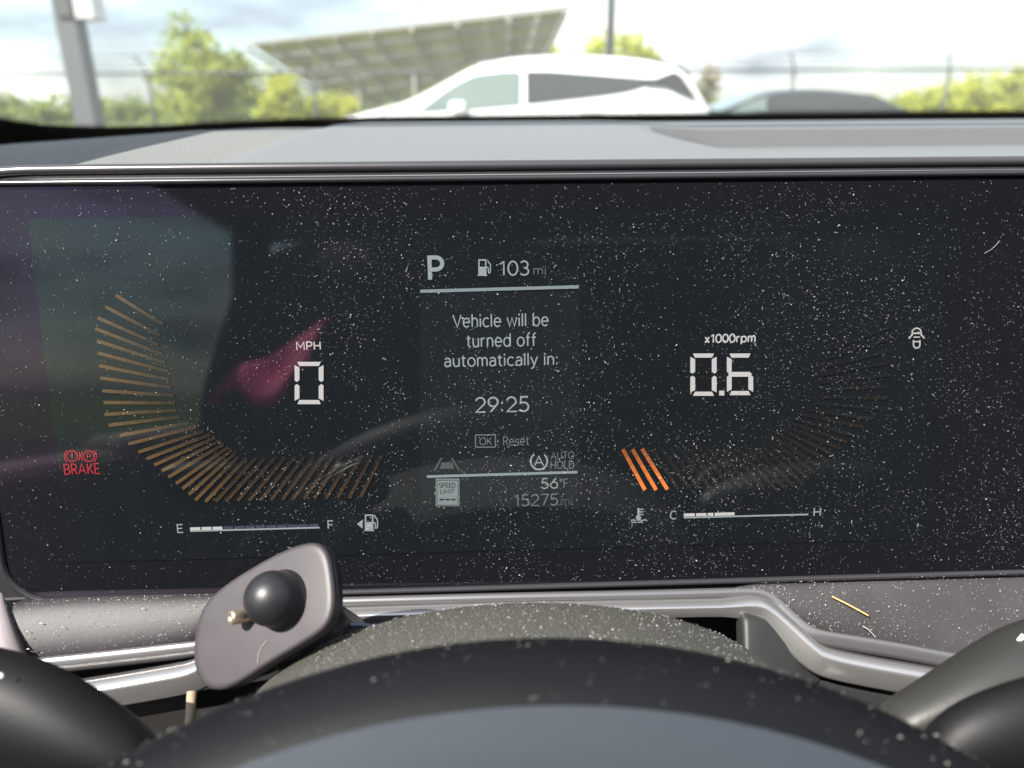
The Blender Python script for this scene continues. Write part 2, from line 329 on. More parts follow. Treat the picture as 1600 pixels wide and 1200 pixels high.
# ---- parked cars
M_TYRE = mat('tyre_rubber', (0.02, 0.02, 0.02), 0.8); M_RIMW = mat('alloy_wheel', (0.5, 0.5, 0.5), 0.3, 0.9)
M_CGLASS = mat('tinted_car_glass', (0.032, 0.036, 0.038), 0.04, spec=0.4); M_CGLASSF = mat('pale_car_glass', (0.13, 0.17, 0.155), 0.05, spec=0.7)
M_LAMP = mat('red_lamp', (0.4, 0.02, 0.02), 0.15); M_LAMPW = mat('clear_lamp', (0.7, 0.7, 0.7), 0.1)
def parked_car(name, label, loc, paint, prof, glassline, hw, wheels, dark_from, zb=0.28):
    """prof: top outline [(x, z)] front to rear; glassline: (belt [(x,z)], roof [(x,z)]) of the side glass"""
    root = empty(name, label, 'car', loc)
    belt = glassline[0]; x0, x1 = prof[0][0], prof[-1][0]; n = 44; rings = []
    for i in range(n + 1):
        x = x0 + (x1 - x0) * i / n; zt_ = interp(prof, x); zbelt = min(interp(belt, x) , zt_ - 0.02)
        e = min(1, (x - x0) / 0.5, (x1 - x) / 0.45); w = hw * (0.78 + 0.22 * math.sqrt(max(0.0, 1 - (1 - max(0, e)) ** 2)))
        k = (zt_ - zbelt) / 0.55; wr = w * (1 - 0.24 * min(1, max(0, k)))
        zm = zb + (zbelt - zb) * 0.55
        half = [(w * .88, zb), (w * .985, zb + .08), (w, zm), (w * .985, zbelt - .03), (w * .955, zbelt + 0.005), (wr + (w * .955 - wr) * .35, zbelt + (zt_ - zbelt) * .62), (wr * .96, zt_ - 0.05 * min(1, k * 2 + .2)), (wr * .78, zt_ - .008), (0, zt_ + .006)]
        rings.append([Vector((x, -a_, z)) for a_, z in half] + [Vector((x, a_, z)) for a_, z in half[-2::-1]])
    vs, fs = loft(rings, True); body = mods(mesh('body', vs, fs, paint, root), sub=1)
    def side_w(x, z):
        zt_ = interp(prof, x); zbelt = min(interp(belt, x), zt_ - 0.02); e = min(1, (x - x0) / 0.5, (x1 - x) / 0.45); w = hw * (0.78 + 0.22 * math.sqrt(max(0, 1 - (1 - max(0, e)) ** 2)))
        wr = w * (1 - 0.24 * min(1, max(0, (zt_ - zbelt) / 0.55))); t = (z - zbelt) / max(.02, zt_ - zbelt)
        return (w * .955 + (wr - w * .955) * (t / .62 * .65 if t < .62 else .65 + (t - .62) / .38 * .35))
    xa, xb = glassline[1][0][0], glassline[1][-1][0]
    def pane(nm, xs0, xs1, m_):
        for s in (-1, 1):
            vs_, k = [], 12
            for i in range(k + 1):
                x = xs0 + (xs1 - xs0) * i / k; zl = interp(belt, x) + .015; zh = max(zl + .01, interp(glassline[1], x))
                for f in (0, .5, 1):
                    z = zl + (zh - zl) * f; vs_.append(Vector((x, s * (side_w(x, z) + .018), z)))
            mesh(nm, vs_, [(i * 3 + j, i * 3 + j + 1, i * 3 + j + 4, i * 3 + j + 3) for i in range(k) for j in range(2)], m_, root)
    pane('front_window', xa, dark_from - .03, M_CGLASSF); pane('rear_window', dark_from + .03, xb, M_CGLASS)
    # windscreen and rear screen lie on the sloping parts of the outline
    def screen(nm, x_a, x_b, m_):
        vs_, k = [], 8
        for i in range(k + 1):
            x = x_a + (x_b - x_a) * i / k; z = interp(prof, x) + .02
            for f in (-.72, -.3, 0, .3, .72): vs_.append(Vector((x, f * hw, z + (.012 if abs(f) < .5 else -.01))))
        mesh(nm, vs_, [(i * 5 + j, i * 5 + j + 1, i * 5 + j + 6, i * 5 + j + 5) for i in range(k) for j in range(4)], m_, root)
    screen('windscreen', xa - .1, xa + .55, M_CGLASSF); screen('rear_screen', xb - .12, min(x1 - .12, xb + .4), M_CGLASS)
    for wx in wheels:
        for s in (-1, 1):
            cyl = []
            for r_, yy in ((.30, .0), (.335, .02), (.345, .10), (.335, .18), (.30, .2)):
                cyl.append([Vector((wx + r_ * math.cos(t), s * (hw - .19 + yy), .345 + r_ * math.sin(t))) for t in [2 * math.pi * k / 28 for k in range(28)]])
            vs, fs = loft(cyl); wh = mesh('wheel', vs, fs, M_TYRE, root)
            m_ = MB()
            for k in range(10):
                t = 2 * math.pi * k / 10; m_.bar((wx, s * (hw + .012), .345), (wx + .23 * math.cos(t), s * (hw + .014), .345 + .23 * math.sin(t)), .02, 4)
            for k in range(28):
                t, t2 = 2 * math.pi * k / 28, 2 * math.pi * (k + 1) / 28; m_.bar((wx + .24 * math.cos(t), s * (hw + .012), .345 + .24 * math.sin(t)), (wx + .24 * math.cos(t2), s * (hw + .012), .345 + .24 * math.sin(t2)), .014, 4)
            m_.build('alloy_rim', M_RIMW, wh)
    for s in (-1, 1):
        m_ = MB(); zl = interp(prof, x0 + .15) - .16; m_.box(x0 + .03, x0 + .3, s * hw * .86 - .13, s * hw * .86 + .03 * s + .0, zl, zl + .1) if s < 0 else m_.box(x0 + .03, x0 + .3, s * hw * .86 - .03, s * hw * .86 + .1, zl, zl + .1)
        m_.build('headlight', M_LAMPW, root)
        m_ = MB(); zl = interp(belt, x1 - .2) - .15; m_.box(x1 - .2, x1 - .02, s * hw * .8 - .1, s * hw * .8 + .1, zl, zl + .12); m_.build('tail_light', M_LAMP, root)
        m_ = MB(); zm_ = interp(belt, xa + .35) + .03; m_.box(xa + .3, xa + .45, s * (hw + .07) - .07, s * (hw + .07) + .07, zm_ - .05, zm_ + .06); mods(m_.build('wing_mirror', paint, root), bevel=.03)
        for hx in (dark_from - .35, dark_from + .55):
            m_ = MB(); zh_ = interp(belt, hx) - .12; m_.box(hx, hx + .2, s * hw - .012, s * hw + .03, zh_, zh_ + .03); m_.build('door_handle', paint, root)
    return root
Yw = 7.55; hw = 0.93
def lp(px, py, Y): q = PY(px, py, Y); return (q.x, q.z)
def rel(tab, ox): return [(x - ox, z) for x, z in tab]
Yc = Yw + hw
top = [lp(*q, Yc - .3) for q in ((560, 178), (640, 158), (690, 130), (740, 101), (800, 90), (860, 86), (950, 88), (1010, 95), (1048, 107))]
ox = top[5][0]
front = [(top[0][0] - .95, .62), (top[0][0] - .9, .80), (top[0][0] - .7, .93), (top[0][0] - .3, 1.03)]
rear = [(top[-1][0] + .06, 1.50), (top[-1][0] + .22, 1.22), (top[-1][0] + .36, 1.02), (top[-1][0] + .44, .8), (top[-1][0] + .45, .6)]
prof = rel(front + top + rear, ox)
belt = rel([(front[0][0], .58), (front[1][0], .76), (front[2][0], .88), (front[3][0], .97)] + [lp(*q, Yw) for q in ((640, 178), (740, 173), (830, 165), (930, 154), (985, 146), (1020, 134), (1052, 120))] + [(rear[1][0], 1.12), (rear[2][0], .95), (rear[3][0], .75), (rear[4][0], .55)], ox)
roofl = rel([lp(*q, Yw + .1) for q in ((655, 174), (700, 138), (740, 117), (790, 111), (860, 111), (950, 118), (1020, 124), (1050, 119))], ox)
dk = PY(818, 140, Yw).x - ox
white_car = parked_car('crossover_car', 'white crossover car parked side-on beyond the windshield, dark rear window and tapering roof', (ox, Yc, 0), mat('white_car_paint', (0.80, 0.80, 0.78), 0.25, coat=0.6), prof, (belt, roofl), hw, (prof[0][0] + .85, prof[-1][0] - .82), dk)
sp = [lp(*q, Yw + .05) for q in ((1006, 131), (1030, 120), (1052, 112), (1064, 120), (1086, 153), (1060, 146), (1040, 136))]
m_ = MB(); k = len(sp); vs = [(x, y, z) for y in (Yw - .005, Yw + 2 * hw + .005) for x, z in sp]; m_.add(vs, [tuple(range(k)), tuple(range(k, 2 * k))[::-1]] + [(i, (i + 1) % k, k + (i + 1) % k, k + i) for i in range(k)])
sp_o = m_.build('rear_spoiler', mat('black_spoiler', (.03, .03, .032), .3), white_car); sp_o.location = (-white_car.location.x, -white_car.location.y, 0)
Yw2 = 11.2; hw2 = .9; Yc2 = Yw2 + hw2
top = [lp(*q, Yc2 - .3) for q in ((1110, 176), (1150, 160), (1185, 145), (1220, 139), (1270, 138), (1320, 142), (1360, 156), (1400, 173))]
ox = top[4][0]
front = [(top[0][0] - 1.2, .55), (top[0][0] - 1.15, .72), (top[0][0] - .9, .84), (top[0][0] - .3, .97)]
rear = [(top[-1][0] + .5, 1.03), (top[-1][0] + .62, .95), (top[-1][0] + .7, .7), (top[-1][0] + .7, .55)]
prof = rel(front + top + rear, ox)
belt = rel([(front[0][0], .5), (front[1][0], .68), (front[2][0], .80), (front[3][0], .9), (top[0][0], .98), (top[3][0], 1.0), (top[-1][0], 1.02), (rear[0][0], .98), (rear[1][0], .88), (rear[2][0], .62), (rear[3][0], .5)], ox)
roofl = rel([lp(*q, Yw2 + .1) for q in ((1140, 174), (1170, 158), (1200, 150), (1270, 147), (1320, 150), (1350, 160), (1375, 172))], ox)
dk = PY(1205, 150, Yw2).x - ox
parked_car('sedan_car', 'dark grey sedan parked behind and right of the white car', (ox, Yc2, 0), mat('dark_grey_paint', (0.018, 0.019, 0.02), 0.3, 0.0, coat=0.25), prof, (belt, roofl), hw2, (prof[0][0] + .9, prof[-1][0] - 1.0), dk)

# ================================================================== our own car
# ---- windshield
ws = empty('windshield', 'sloping clear windshield with black dotted bottom border in front of the dashboard', 'windshield', (0, 0, 0))
WB = 0.80                                          # base of the glass: forward distance at the dash
wsn = Vector((0, -math.sin(R(32)), -math.cos(R(32)))) ; wsp = Vector((0, WB, 1.115))
def WS(px, py, off=0.0):
    r = ray(px, py); t = (wsp + wsn * off - CAM).dot(wsn) / r.dot(wsn); return CAM + r * t
def ws_at(x, s, off=0.0): # s metres up the slope from the base
    return wsp + Vector((x, 0, 0)) + Vector((0, -math.cos(R(32)), math.sin(R(32)))) * s + wsn * off
vs = [ws_at(x, s) for s in (-0.06, 0.585) for x in (-.52, 1.25)]
mesh('glass', vs, [(0, 1, 3, 2)], glass_mat('windshield_glass', (0.93, 0.96, 0.94), film=0.075), ws, False)
edge = [(-420, -200), (-200, 60), (-90, 150), (0, 186), (60, 195), (150, 199), (250, 197), (340, 192), (450, 187), (600, 183), (1000, 179), (1600, 174), (2400, 170), (3200, 165)]
ew = [WS(*q, 0.002) for q in edge]; low = [WS(x, 250 if x < 300 else 225, 0.002) for x, _ in edge]
M_FRIT = mat('black_frit', (0.022, 0.018, 0.013), 0.5)
n = len(ew); low[0] = WS(-560, 250, .002); low[1] = WS(-380, 250, .002)
mesh('frit_border', ew + low, [(i, i + 1, n + i + 1, n + i) for i in range(n - 1)], M_FRIT, ws, False)
dots = MB()
for i in range(3, n - 1):
    a_, b_ = ew[i], ew[i + 1]; L_ = (b_ - a_).length; k = 0
    up = Vector((0, -math.cos(R(32)), math.sin(R(32))))
    while k * 0.0032 < L_:
        for row, rad in ((0, .0013), (1, .0010), (2, .0006)):
            c = a_.lerp(b_, (k * .0032 + (.0016 if row % 2 else 0)) / L_) + up * (0.0012 + row * .0028)
            dots.add([c + (Vector((1, 0, 0)) * math.cos(t) + up * math.sin(t)) * rad for t in [math.pi / 3 * q for q in range(6)]], [tuple(range(6))])
        k += 1
dots.build('frit_dots', M_FRIT, ws, fix=False)

# ---- dashboard top
dash = empty('dashboard', 'grey dashboard with raised hood, ribbed deck and silver trim around the instrument display', 'dashboard', (0, 0, 0))
def dz(x, y):
    main = interp([(.236, -.0225), (.25, -.0206), (.34, -.0150), (.50, -.0092), (.62, -.0105), (.85, -.02), (1.0, -.05)], y)
    shelf = interp([(.236, -.0235), (.25, -.0215), (.34, -.0165), (.45, -.0118), (.60, -.0135), (.85, -.03), (1.0, -.06)], y)
    left = interp([(.236, -.042), (.28, -.034), (.33, -.0235), (.38, -.0160), (.42, -.0132), (.50, -.0117), (.62, -.016), (.85, -.035), (1.0, -.07)], y)
    left -= 0.062 * max(0.0, -.17 - x)
    right = interp([(.236, -.0225), (.25, -.0212), (.30, -.0210), (.44, -.0234), (.452, -.0215), (.463, -.0135), (.475, -.0122), (.62, -.0116), (.75, -.016), (1.0, -.05)], y)
    z = left + (shelf - left) * sm(-.168, -.150, x - (y - .25) * -0.12 * 0.5)
    z = z + (main - z) * sm(-.104, -.088, x)
    return z + (right - z) * sm(.080, .135 + max(0, (y - .25)) * .02, x)
YS = [.236, .242, .25, .26, .275, .29, .31, .33, .35, .37, .39, .41, .425, .437, .444, .448, .452, .456, .460, .465, .470, .476, .485, .5, .52, .55, .58, .62, .66, .70, .75, .80, .86, .93, 1.0]
def deck(name, xa, xb, material, step=0.0035, ya=0, yb=9):
    ys = [y for y in YS if ya <= y <= yb]
    k = int((xb - xa) / step); xs_ = [xa + (xb - xa) * i / k for i in range(k + 1)]
    vs = [Vector((x, y, 1.15 + dz(x, y))) for y in ys for x in xs_]; w = k + 1
    return mesh(name, vs, [(j * w + i, j * w + i + 1, (j + 1) * w + i + 1, (j + 1) * w + i) for j in range(len(ys) - 1) for i in range(k)], material, dash, fix=False)
deck('side_pad', -.55, -.152, M_SIDE); deck('hood_shelf', -.152, -.096, mat('warm_grain_shelf', (.125, .122, .108), .5, bump=('grain', 500, .6, .0006))); deck('cluster_hood', -.096, .10, M_SOFT); deck('defroster_deck', .10, .95, M_DECK, .005, 0, .444); deck('shaded_riser', .10, .95, mat('shaded_riser_plastic', (.074, .075, .075), .6, bump=('noise', 300, .2, .0005)), .005, .444, .465); deck('windshield_ledge', .10, .95, M_SOFT, .005, .465, 9)  # riser between deck and ledge: its shade is put into a darker plastic

# ---- instrument display
disp = empty('instrument_display', 'wide black digital instrument display showing a shutdown countdown of 29:25', 'display', SC0)
uL, vT = uv(-30, 600)[0], uv(800, 284)[1]; vB = uv(800, 913)[1]; uR = 0.50
def rrect(u0, u1, v0, v1, r, n=10):
    pts = []
    for cx, cy, a0 in ((u1 - r, v1 - r, 0), (u0 + r, v1 - r, 90), (u0 + r, v0 + r, 180), (u1 - r, v0 + r, 270)):
        pts += arc(cx, cy, r, R(a0), R(a0 + 90), n)
    return pts
RC = 0.0135
M_COVER = mat('cover_glass', (0.0060, 0.0066, 0.0084), 0.035, spec=0.55, tint=(0.95, 0.70, 1.0))
M_ACTIVE = mat('display_glass', (0.0056, 0.0070, 0.0086), 0.035, spec=0.55, tint=(0.92, 1.0, 0.95))
pl = [W(u, v, 0) for u, v in rrect(uL, uR, vB, vT, RC)]; plb = [W(u, v, -.004) for u, v in rrect(uL, uR, vB, vT, RC)]
n = len(pl); mesh('cover_glass', pl + plb, [tuple(range(n)), tuple(range(n, 2 * n))[::-1]] + [(i, n + i, n + (i + 1) % n, (i + 1) % n) for i in range(n)], M_COVER, disp, False)
aL, aR = uv(76, 600)[0], -uv(76, 600)[0]; aT, aB = uv(785, 333)[1], uv(785, 860)[1]
mesh('display_panel', [W(aL, aB, .00025), W(aR, aB, .00025), W(aR, aT, .00025), W(aL, aT, .00025)], [(0, 1, 2, 3)], M_ACTIVE, disp, False)
# frame: rounded satin tube round the glass, with a flat dark flank behind it
M_FRAME = mat('satin_dark_frame', (0.04, 0.038, 0.042), 0.26, 0.35)
prof_f = [(0.0, -.002), (0.0001, .0006), (.0005, .0012), (.0010, .0014), (.0016, .0012), (.0020, .0006), (.0022, -.001), (.0022, -.006), (0, -.006)]
path = [W(u, v, 0) for u, v in rrect(uL, uR, vB, vT, RC)]
vs, fs = sweep(path, prof_f, NW, closed=True); mesh('frame', vs, fs, M_FRAME, disp)
# top rail above the frame, thicker, catching the sky
path = chaikin([W(uL - .004, vT - .010, -.001), W(uL - .002, vT + .0048, -.001), W(uL + .05, vT + .0052, -.001), W(uR, vT + .0045, -.001)], 4)
vs, fs = sweep(path, [(-.0012, -.008), (-.0014, .0004), (-.0004, .0020), (.0012, .0018), (.0018, .0002), (.0018, -.008)], NW); mesh('top_rail', vs, fs, mat('satin_grey_rail', (.07, .066, .07), .30, .5), disp)
vs = [W(u, v, o_) for u in (uL + .002, uR) for v, o_ in ((vT, -.07), (vT, -.004), (vB, -.004), (vB, -.07))]
mesh('housing', vs, [(0, 1, 5, 4), (1, 2, 6, 5), (2, 3, 7, 6), (3, 0, 4, 7), (0, 1, 2, 3), (4, 5, 6, 7)], M_VOID, disp, False)

# graphics: every readout lies on the panel
G0 = .0005
EX = 0.31                                            # 1 / 2**exposure
def gm(name, rgb, s): return mat(name, (0.0056, 0.0070, 0.0086), 0.035, emis=rgb, es=s * EX, spec=0.55, tint=(0.92, 1.0, 0.95))
G_TXT = gm('screen_text', (.80, .90, .88), .42); G_WHT = gm('screen_white', (1, .96, .93), .62); G_DIM = gm('screen_dim', (.8, .9, .88), .20); G_LINE = gm('screen_line', (.72, .85, .9), .36)
G_RED = gm('screen_red', (1, .06, .09), .42); G_ORG = gm('screen_orange', (1, .30, .05), .95); G_FAINT = gm('screen_faint', (.8, .9, .9), .10); G_BLUE = gm('screen_blue', (.45, .5, .75), .13); G_SIGN = gm('screen_sign', (.78, .9, .88), .30); G_PANEL = gm('screen_panel', (.7, .85, 1), .006); G_INK = gm('screen_ink', (.05, .08, .08), .1)
def _A(cx, cy, rx, ry, a0, a1, n=0):
    n = n or max(4, int(abs(a1 - a0) / 14)); return [(cx + rx * math.cos(R(a0 + (a1 - a0) * k / n)), cy + ry * math.sin(R(a0 + (a1 - a0) * k / n))) for k in range(n + 1)]
_O = lambda cx, cy, rx, ry: _A(cx, cy, rx, ry, 90, 450, 26)
_dot = lambda x, y: [(x, y - .075), (x, y + .075)]
GLYPH = {                                            # width, strokes; cap height 1, x height .72
    ' ': (.26, []), ':': (.20, [_dot(.08, .10), _dot(.08, .62)]),
    '0': (.62, [_O(.31, .5, .29, .5)]), '1': (.42, [[(.06, .80), (.29, .98), (.29, 0)]]),
    '2': (.60, [_A(.29, .70, .26, .30, 165, -28) + [(.03, 0), (.58, 0)]]),
    '3': (.58, [_A(.27, .745, .23, .255, 150, -90), _A(.27, .26, .27, .26, 70, -150)]),
    '5': (.58, [[(.52, 1), (.12, 1), (.08, .56)] + _A(.26, .31, .28, .31, 118, -145)]),
    '6': (.60, [_O(.30, .31, .27, .31), [(.46, 1), (.20, .66), (.06, .45)]]),
    '7': (.56, [[(.02, 1), (.54, 1), (.19, 0)]]),
    '9': (.60, [_O(.30, .69, .27, .31), [(.54, .55), (.40, .34), (.14, 0)]]),
    'A': (.76, [[(.02, 0), (.38, 1), (.74, 0)], [(.14, .32), (.62, .32)]]),
    'B': (.60, [[(.06, .5), (.06, 1), (.30, 1)] + _A(.32, .76, .22, .24, 90, -90) + [(.06, .52)], [(.06, .5), (.06, 0), (.32, 0)] + _A(.34, .26, .24, .26, -90, 70)]),
    'C': (.66, [_A(.38, .5, .36, .5, 48, 312)]), 'D': (.68, [[(.06, 0), (.06, 1), (.28, 1)] + _A(.28, .5, .36, .5, 90, -90) + [(.06, 0)]]),
    'E': (.54, [[(.52, 1), (.06, 1), (.06, 0), (.52, 0)], [(.06, .52), (.46, .52)]]), 'F': (.52, [[(.52, 1), (.06, 1), (.06, 0)], [(.06, .5), (.46, .5)]]),
    'H': (.68, [[(.06, 0), (.06, 1)], [(.62, 0), (.62, 1)], [(.06, .5), (.62, .5)]]), 'I': (.14, [[(.06, 0), (.06, 1)]]),
    'K': (.60, [[(.06, 0), (.06, 1)], [(.56, 1), (.10, .44)], [(.22, .58), (.58, 0)]]), 'L': (.50, [[(.06, 1), (.06, 0), (.50, 0)]]),
    'M': (.82, [[(.06, 0), (.06, 1), (.41, .30), (.76, 1), (.76, 0)]]), 'O': (.80, [_O(.40, .5, .37, .5)]),
    'P': (.60, [[(.07, 0), (.07, 1), (.30, 1)] + _A(.32, .73, .25, .27, 90, -90) + [(.07, .46)]]),
    'R': (.60, [[(.06, 0), (.06, 1), (.30, 1)] + _A(.31, .74, .24, .26, 90, -90) + [(.06, .48)], [(.30, .48), (.58, 0)]]),
    'S': (.56, [_A(.28, .745, .24, .255, 40, 270) + _A(.28, .25, .25, .25, 80, -145)[1:]]), 'T': (.62, [[(.01, 1), (.61, 1)], [(.31, 1), (.31, 0)]]),
    'U': (.66, [[(.06, 1), (.06, .30)] + _A(.33, .30, .27, .30, 180, 360) + [(.60, 1)]]), 'V': (.70, [[(.01, 1), (.35, 0), (.69, 1)]]),
    'a': (.54, [_A(.26, .47, .22, .25, 150, 0) + [(.48, 0)], [(.48, .42), (.24, .42)] + _A(.22, .21, .18, .21, 90, 270) + [(.34, .03), (.48, .16)]]),
    'b': (.62, [[(.06, 1.04), (.06, 0)], _O(.33, .36, .26, .36)]), 'c': (.54, [_A(.31, .36, .28, .36, 48, 312)]), 'd': (.62, [[(.56, 1.04), (.56, 0)], _O(.29, .36, .26, .36)]),
    'e': (.60, [[(.04, .38)] + _A(.30, .36, .26, .36, 2, 318)]), 'f': (.36, [[(.15, 0), (.15, .82)] + _A(.30, .84, .15, .20, 180, 75), [(.0, .70), (.34, .70)]]),
    'h': (.56, [[(.06, 1.04), (.06, 0)], [(.06, .36)] + _A(.28, .44, .22, .28, 180, 0) + [(.50, 0)]]), 'i': (.14, [[(.06, .70), (.06, 0)], _dot(.06, .95)]), 'l': (.14, [[(.06, 1.04), (.06, 0)]]),
    'm': (.86, [[(.06, .72), (.06, 0)], [(.06, .38)] + _A(.245, .48, .185, .24, 180, 0) + [(.43, 0)], [(.43, .42)] + _A(.615, .48, .185, .24, 180, 0) + [(.80, 0)]]),
    'n': (.56, [[(.06, .72), (.06, 0)], [(.06, .36)] + _A(.28, .44, .22, .28, 180, 0) + [(.50, 0)]]), 'o': (.62, [_O(.31, .36, .28, .36)]), 'p': (.62, [[(.06, .72), (.06, -.28)], _O(.33, .36, .26, .36)]),
    'r': (.38, [[(.06, .72), (.06, 0)], [(.06, .36)] + _A(.28, .42, .22, .28, 180, 70)]), 's': (.46, [_A(.23, .53, .19, .18, 35, 265) + _A(.23, .18, .20, .18, 75, -150)[1:]]),
    't': (.36, [[(.15, .92), (.15, .18)] + _A(.31, .18, .16, .18, 180, 285), [(.0, .70), (.34, .70)]]), 'u': (.56, [[(.06, .72), (.06, .28)] + _A(.28, .28, .22, .28, 180, 360) + [(.50, .72)], [(.50, .3), (.50, 0)]]),
    'w': (.84, [[(.01, .72), (.22, 0), (.42, .70), (.62, 0), (.83, .72)]]), 'x': (.50, [[(.03, .70), (.47, 0)], [(.47, .70), (.03, 0)]]), 'y': (.54, [[(.01, .72), (.28, .02)], [(.53, .72), (.22, -.18), (.12, -.27), (.02, -.27)]]),
    '\u00b0': (.32, [_O(.15, .86, .12, .13)])}
def text(name, s, box, material, parent, bold=0.0, off=G0):
    """writing drawn with an even pen stroke; box is the photo pixels its ink fills"""
    st = []; x = 0.0
    for ch in s: w, gs = GLYPH[ch]; st += [[(px + x, py) for px, py in g_] for g_ in gs]; x += w + .13
    hw_ = .058 + bold
    xs_ = [p[0] for g_ in st for p in g_]; ys_ = [p[1] for g_ in st for p in g_]; x0, x1, y0, y1 = min(xs_) - hw_, max(xs_) + hw_, min(ys_) - hw_, max(ys_) + hw_
    cx, cy = (box[0] + box[2]) / 2, (box[1] + box[3]) / 2; ul, ur = uv(box[0], cy)[0], uv(box[2], cy)[0]; vt, vb = uv(cx, box[1])[1], uv(cx, box[3])[1]
    kx, ky = (ur - ul) / (x1 - x0), (vt - vb) / (y1 - y0); vs, fs = [], []; hm = hw_ * min(kx, ky)
    for n_, g_ in enumerate(st):
        pts = [Vector((ul + (a_ - x0) * kx, vb + (b_ - y0) * ky)) for a_, b_ in g_]; closed = (pts[0] - pts[-1]).length < 1e-7; b0 = len(vs); m_ = len(pts)
        for i in range(m_):
            d0 = (pts[i] - pts[i - 1]).normalized() if i else ((pts[0] - pts[-2]).normalized() if closed else None)
            d1 = (pts[i + 1] - pts[i]).normalized() if i < m_ - 1 else ((pts[1] - pts[0]).normalized() if closed else None)
            d0 = d0 or d1; d1 = d1 or d0; n0 = Vector((-d0.y, d0.x)); mid = n0 + Vector((-d1.y, d1.x)); mid = mid.normalized() if mid.length > .1 else n0; mid *= min(1.6, 1 / max(.3, mid.dot(n0)))
            for sg in (1, -1): q = pts[i] + mid * hm * sg; vs.append(W(q.x, q.y, off + n_ * 2e-6) - SC0)
        fs += [(b0 + 2 * i, b0 + 2 * i + 1, b0 + 2 * i + 3, b0 + 2 * i + 2) for i in range(m_ - 1)]
    return mesh(name, vs, fs, material, parent, False, fix=False)
class G:                                             # flat shapes drawn in photo pixels on the panel
    def __init__(s): s.v = []; s.f = []
    def poly(s, pts, off=G0):
        n = len(s.v); s.v += [W(*uv(*p), off) - SC0 for p in pts]; s.f.append(tuple(range(n, n + len(pts))))
    def line(s, a, b, w, off=G0):
        a, b = Vector(a), Vector(b); d = (b - a).normalized() * w / 2; q = Vector((-d.y, d.x)); s.poly([a + q, b + q, b - q, a - q], off)
    def rect(s, x0, y0, x1, y1, off=G0): s.poly([(x0, y0), (x1, y0), (x1, y1), (x0, y1)], off)
    def ring(s, cx, cy, r, w, a0=0, a1=360, off=G0):
        k = max(6, int(abs(a1 - a0) / 15))
        for i in range(k):
            t, t2 = R(a0 + (a1 - a0) * i / k), R(a0 + (a1 - a0) * (i + 1) / k)
            s.poly([(cx + (r - w / 2) * math.cos(t), cy + (r - w / 2) * math.sin(t)), (cx + (r + w / 2) * math.cos(t), cy + (r + w / 2) * math.sin(t)), (cx + (r + w / 2) * math.cos(t2), cy + (r + w / 2) * math.sin(t2)), (cx + (r - w / 2) * math.cos(t2), cy + (r - w / 2) * math.sin(t2))], off)
    def box(s, x0, y0, x1, y1, w, off=G0):
        for a, b in (((x0, y0), (x1, y0)), ((x1, y0), (x1, y1)), ((x1, y1), (x0, y1)), ((x0, y1), (x0, y0))): s.line(a, b, w, off)
    def build(s, name, material, parent): return mesh(name, s.v, s.f, material, parent, False, fix=False)
for nme in ('cover_glass', 'display_panel', 'frame', 'top_rail', 'housing'): pass
adopt(disp)
# message panel
g = G(); g.rect(657, 456, 905, 792, .0003); msg = g.build('message_panel', G_PANEL, disp)
g = G(); g.line((657, 455), (904, 448), 5); g.build('divider', G_LINE, msg)
g = G(); g.line((667, 744), (902, 737), 4); g.build('divider', G_LINE, msg)
text('gear_letter', 'P', (668, 399, 695, 440), G_TXT, msg, .035)
def pump(g, x0, y0, x1, y1, filled=True):
    w, h = x1 - x0, y1 - y0; X = lambda a: x0 + a * w; Y = lambda a: y0 + a * h
    g.rect(X(0), Y(.94), X(.70), Y(1)); g.rect(X(.06), Y(.45), X(.64), Y(.94)); g.rect(X(.06), Y(0), X(.64), Y(.09)); g.rect(X(.06), Y(.09), X(.16), Y(.45)); g.rect(X(.54), Y(.09), X(.64), Y(.45))
    g.line((X(.72), Y(.1)), (X(.92), Y(.32)), w * .08); g.line((X(.92), Y(.32)), (X(.92), Y(.78)), w * .08); g.line((X(.92), Y(.78)), (X(.8), Y(.85)), w * .08); g.line((X(.8), Y(.85)), (X(.76), Y(.5)), w * .08); g.line((X(.76), Y(.5)), (X(.64), Y(.48)), w * .08)
g = G(); pump(g, 746, 405, 768, 431); g.build('range_pump_icon', G_TXT, msg)
text('range_value', '103', (780, 407, 827, 431), G_TXT, msg); text('range_unit', 'mi', (833, 415, 853, 429), G_DIM, msg)
text('message_line', 'Vehicle will be', (707, 489, 857, 511), G_TXT, msg); text('message_line', 'turned off', (728, 520, 838, 542), G_TXT, msg); text('message_line', 'automatically in:', (694, 551, 871, 577), G_TXT, msg)
text('countdown', '29:25', (742, 619, 827, 644), G_TXT, msg)
g = G(); g.box(743, 679, 774, 698, 1.8); g.build('ok_box', G_DIM, msg); text('ok_text', 'OK', (749, 683, 769, 695), G_DIM, msg, .01); text('reset_text', ': Reset', (777, 681, 827, 696), G_DIM, msg)
g = G(); g.line((690, 715), (679, 735), 3); g.line((706, 715), (718, 735), 3); g.poly([(690, 722), (707, 722), (710, 732), (687, 732)]); g.build('lane_icon', G_FAINT, msg)
g = G(); g.ring(842, 720, 13, 2.4, -50, 235); g.line((834, 730), (838, 733), 3); g.line((848, 733), (852, 728), 3); hold = g.build('auto_hold_icon', G_TXT, msg)
text('auto_hold_letter', 'A', (834, 711, 850, 728), G_TXT, msg); text('auto_text', 'AUTO', (860, 705, 897, 717), G_DIM, msg); text('hold_text', 'HOLD', (860, 719, 897, 732), G_DIM, msg)
g = G(); g.rect(681, 747, 718, 790, .0006); g.build('speed_limit_sign', G_SIGN, msg)
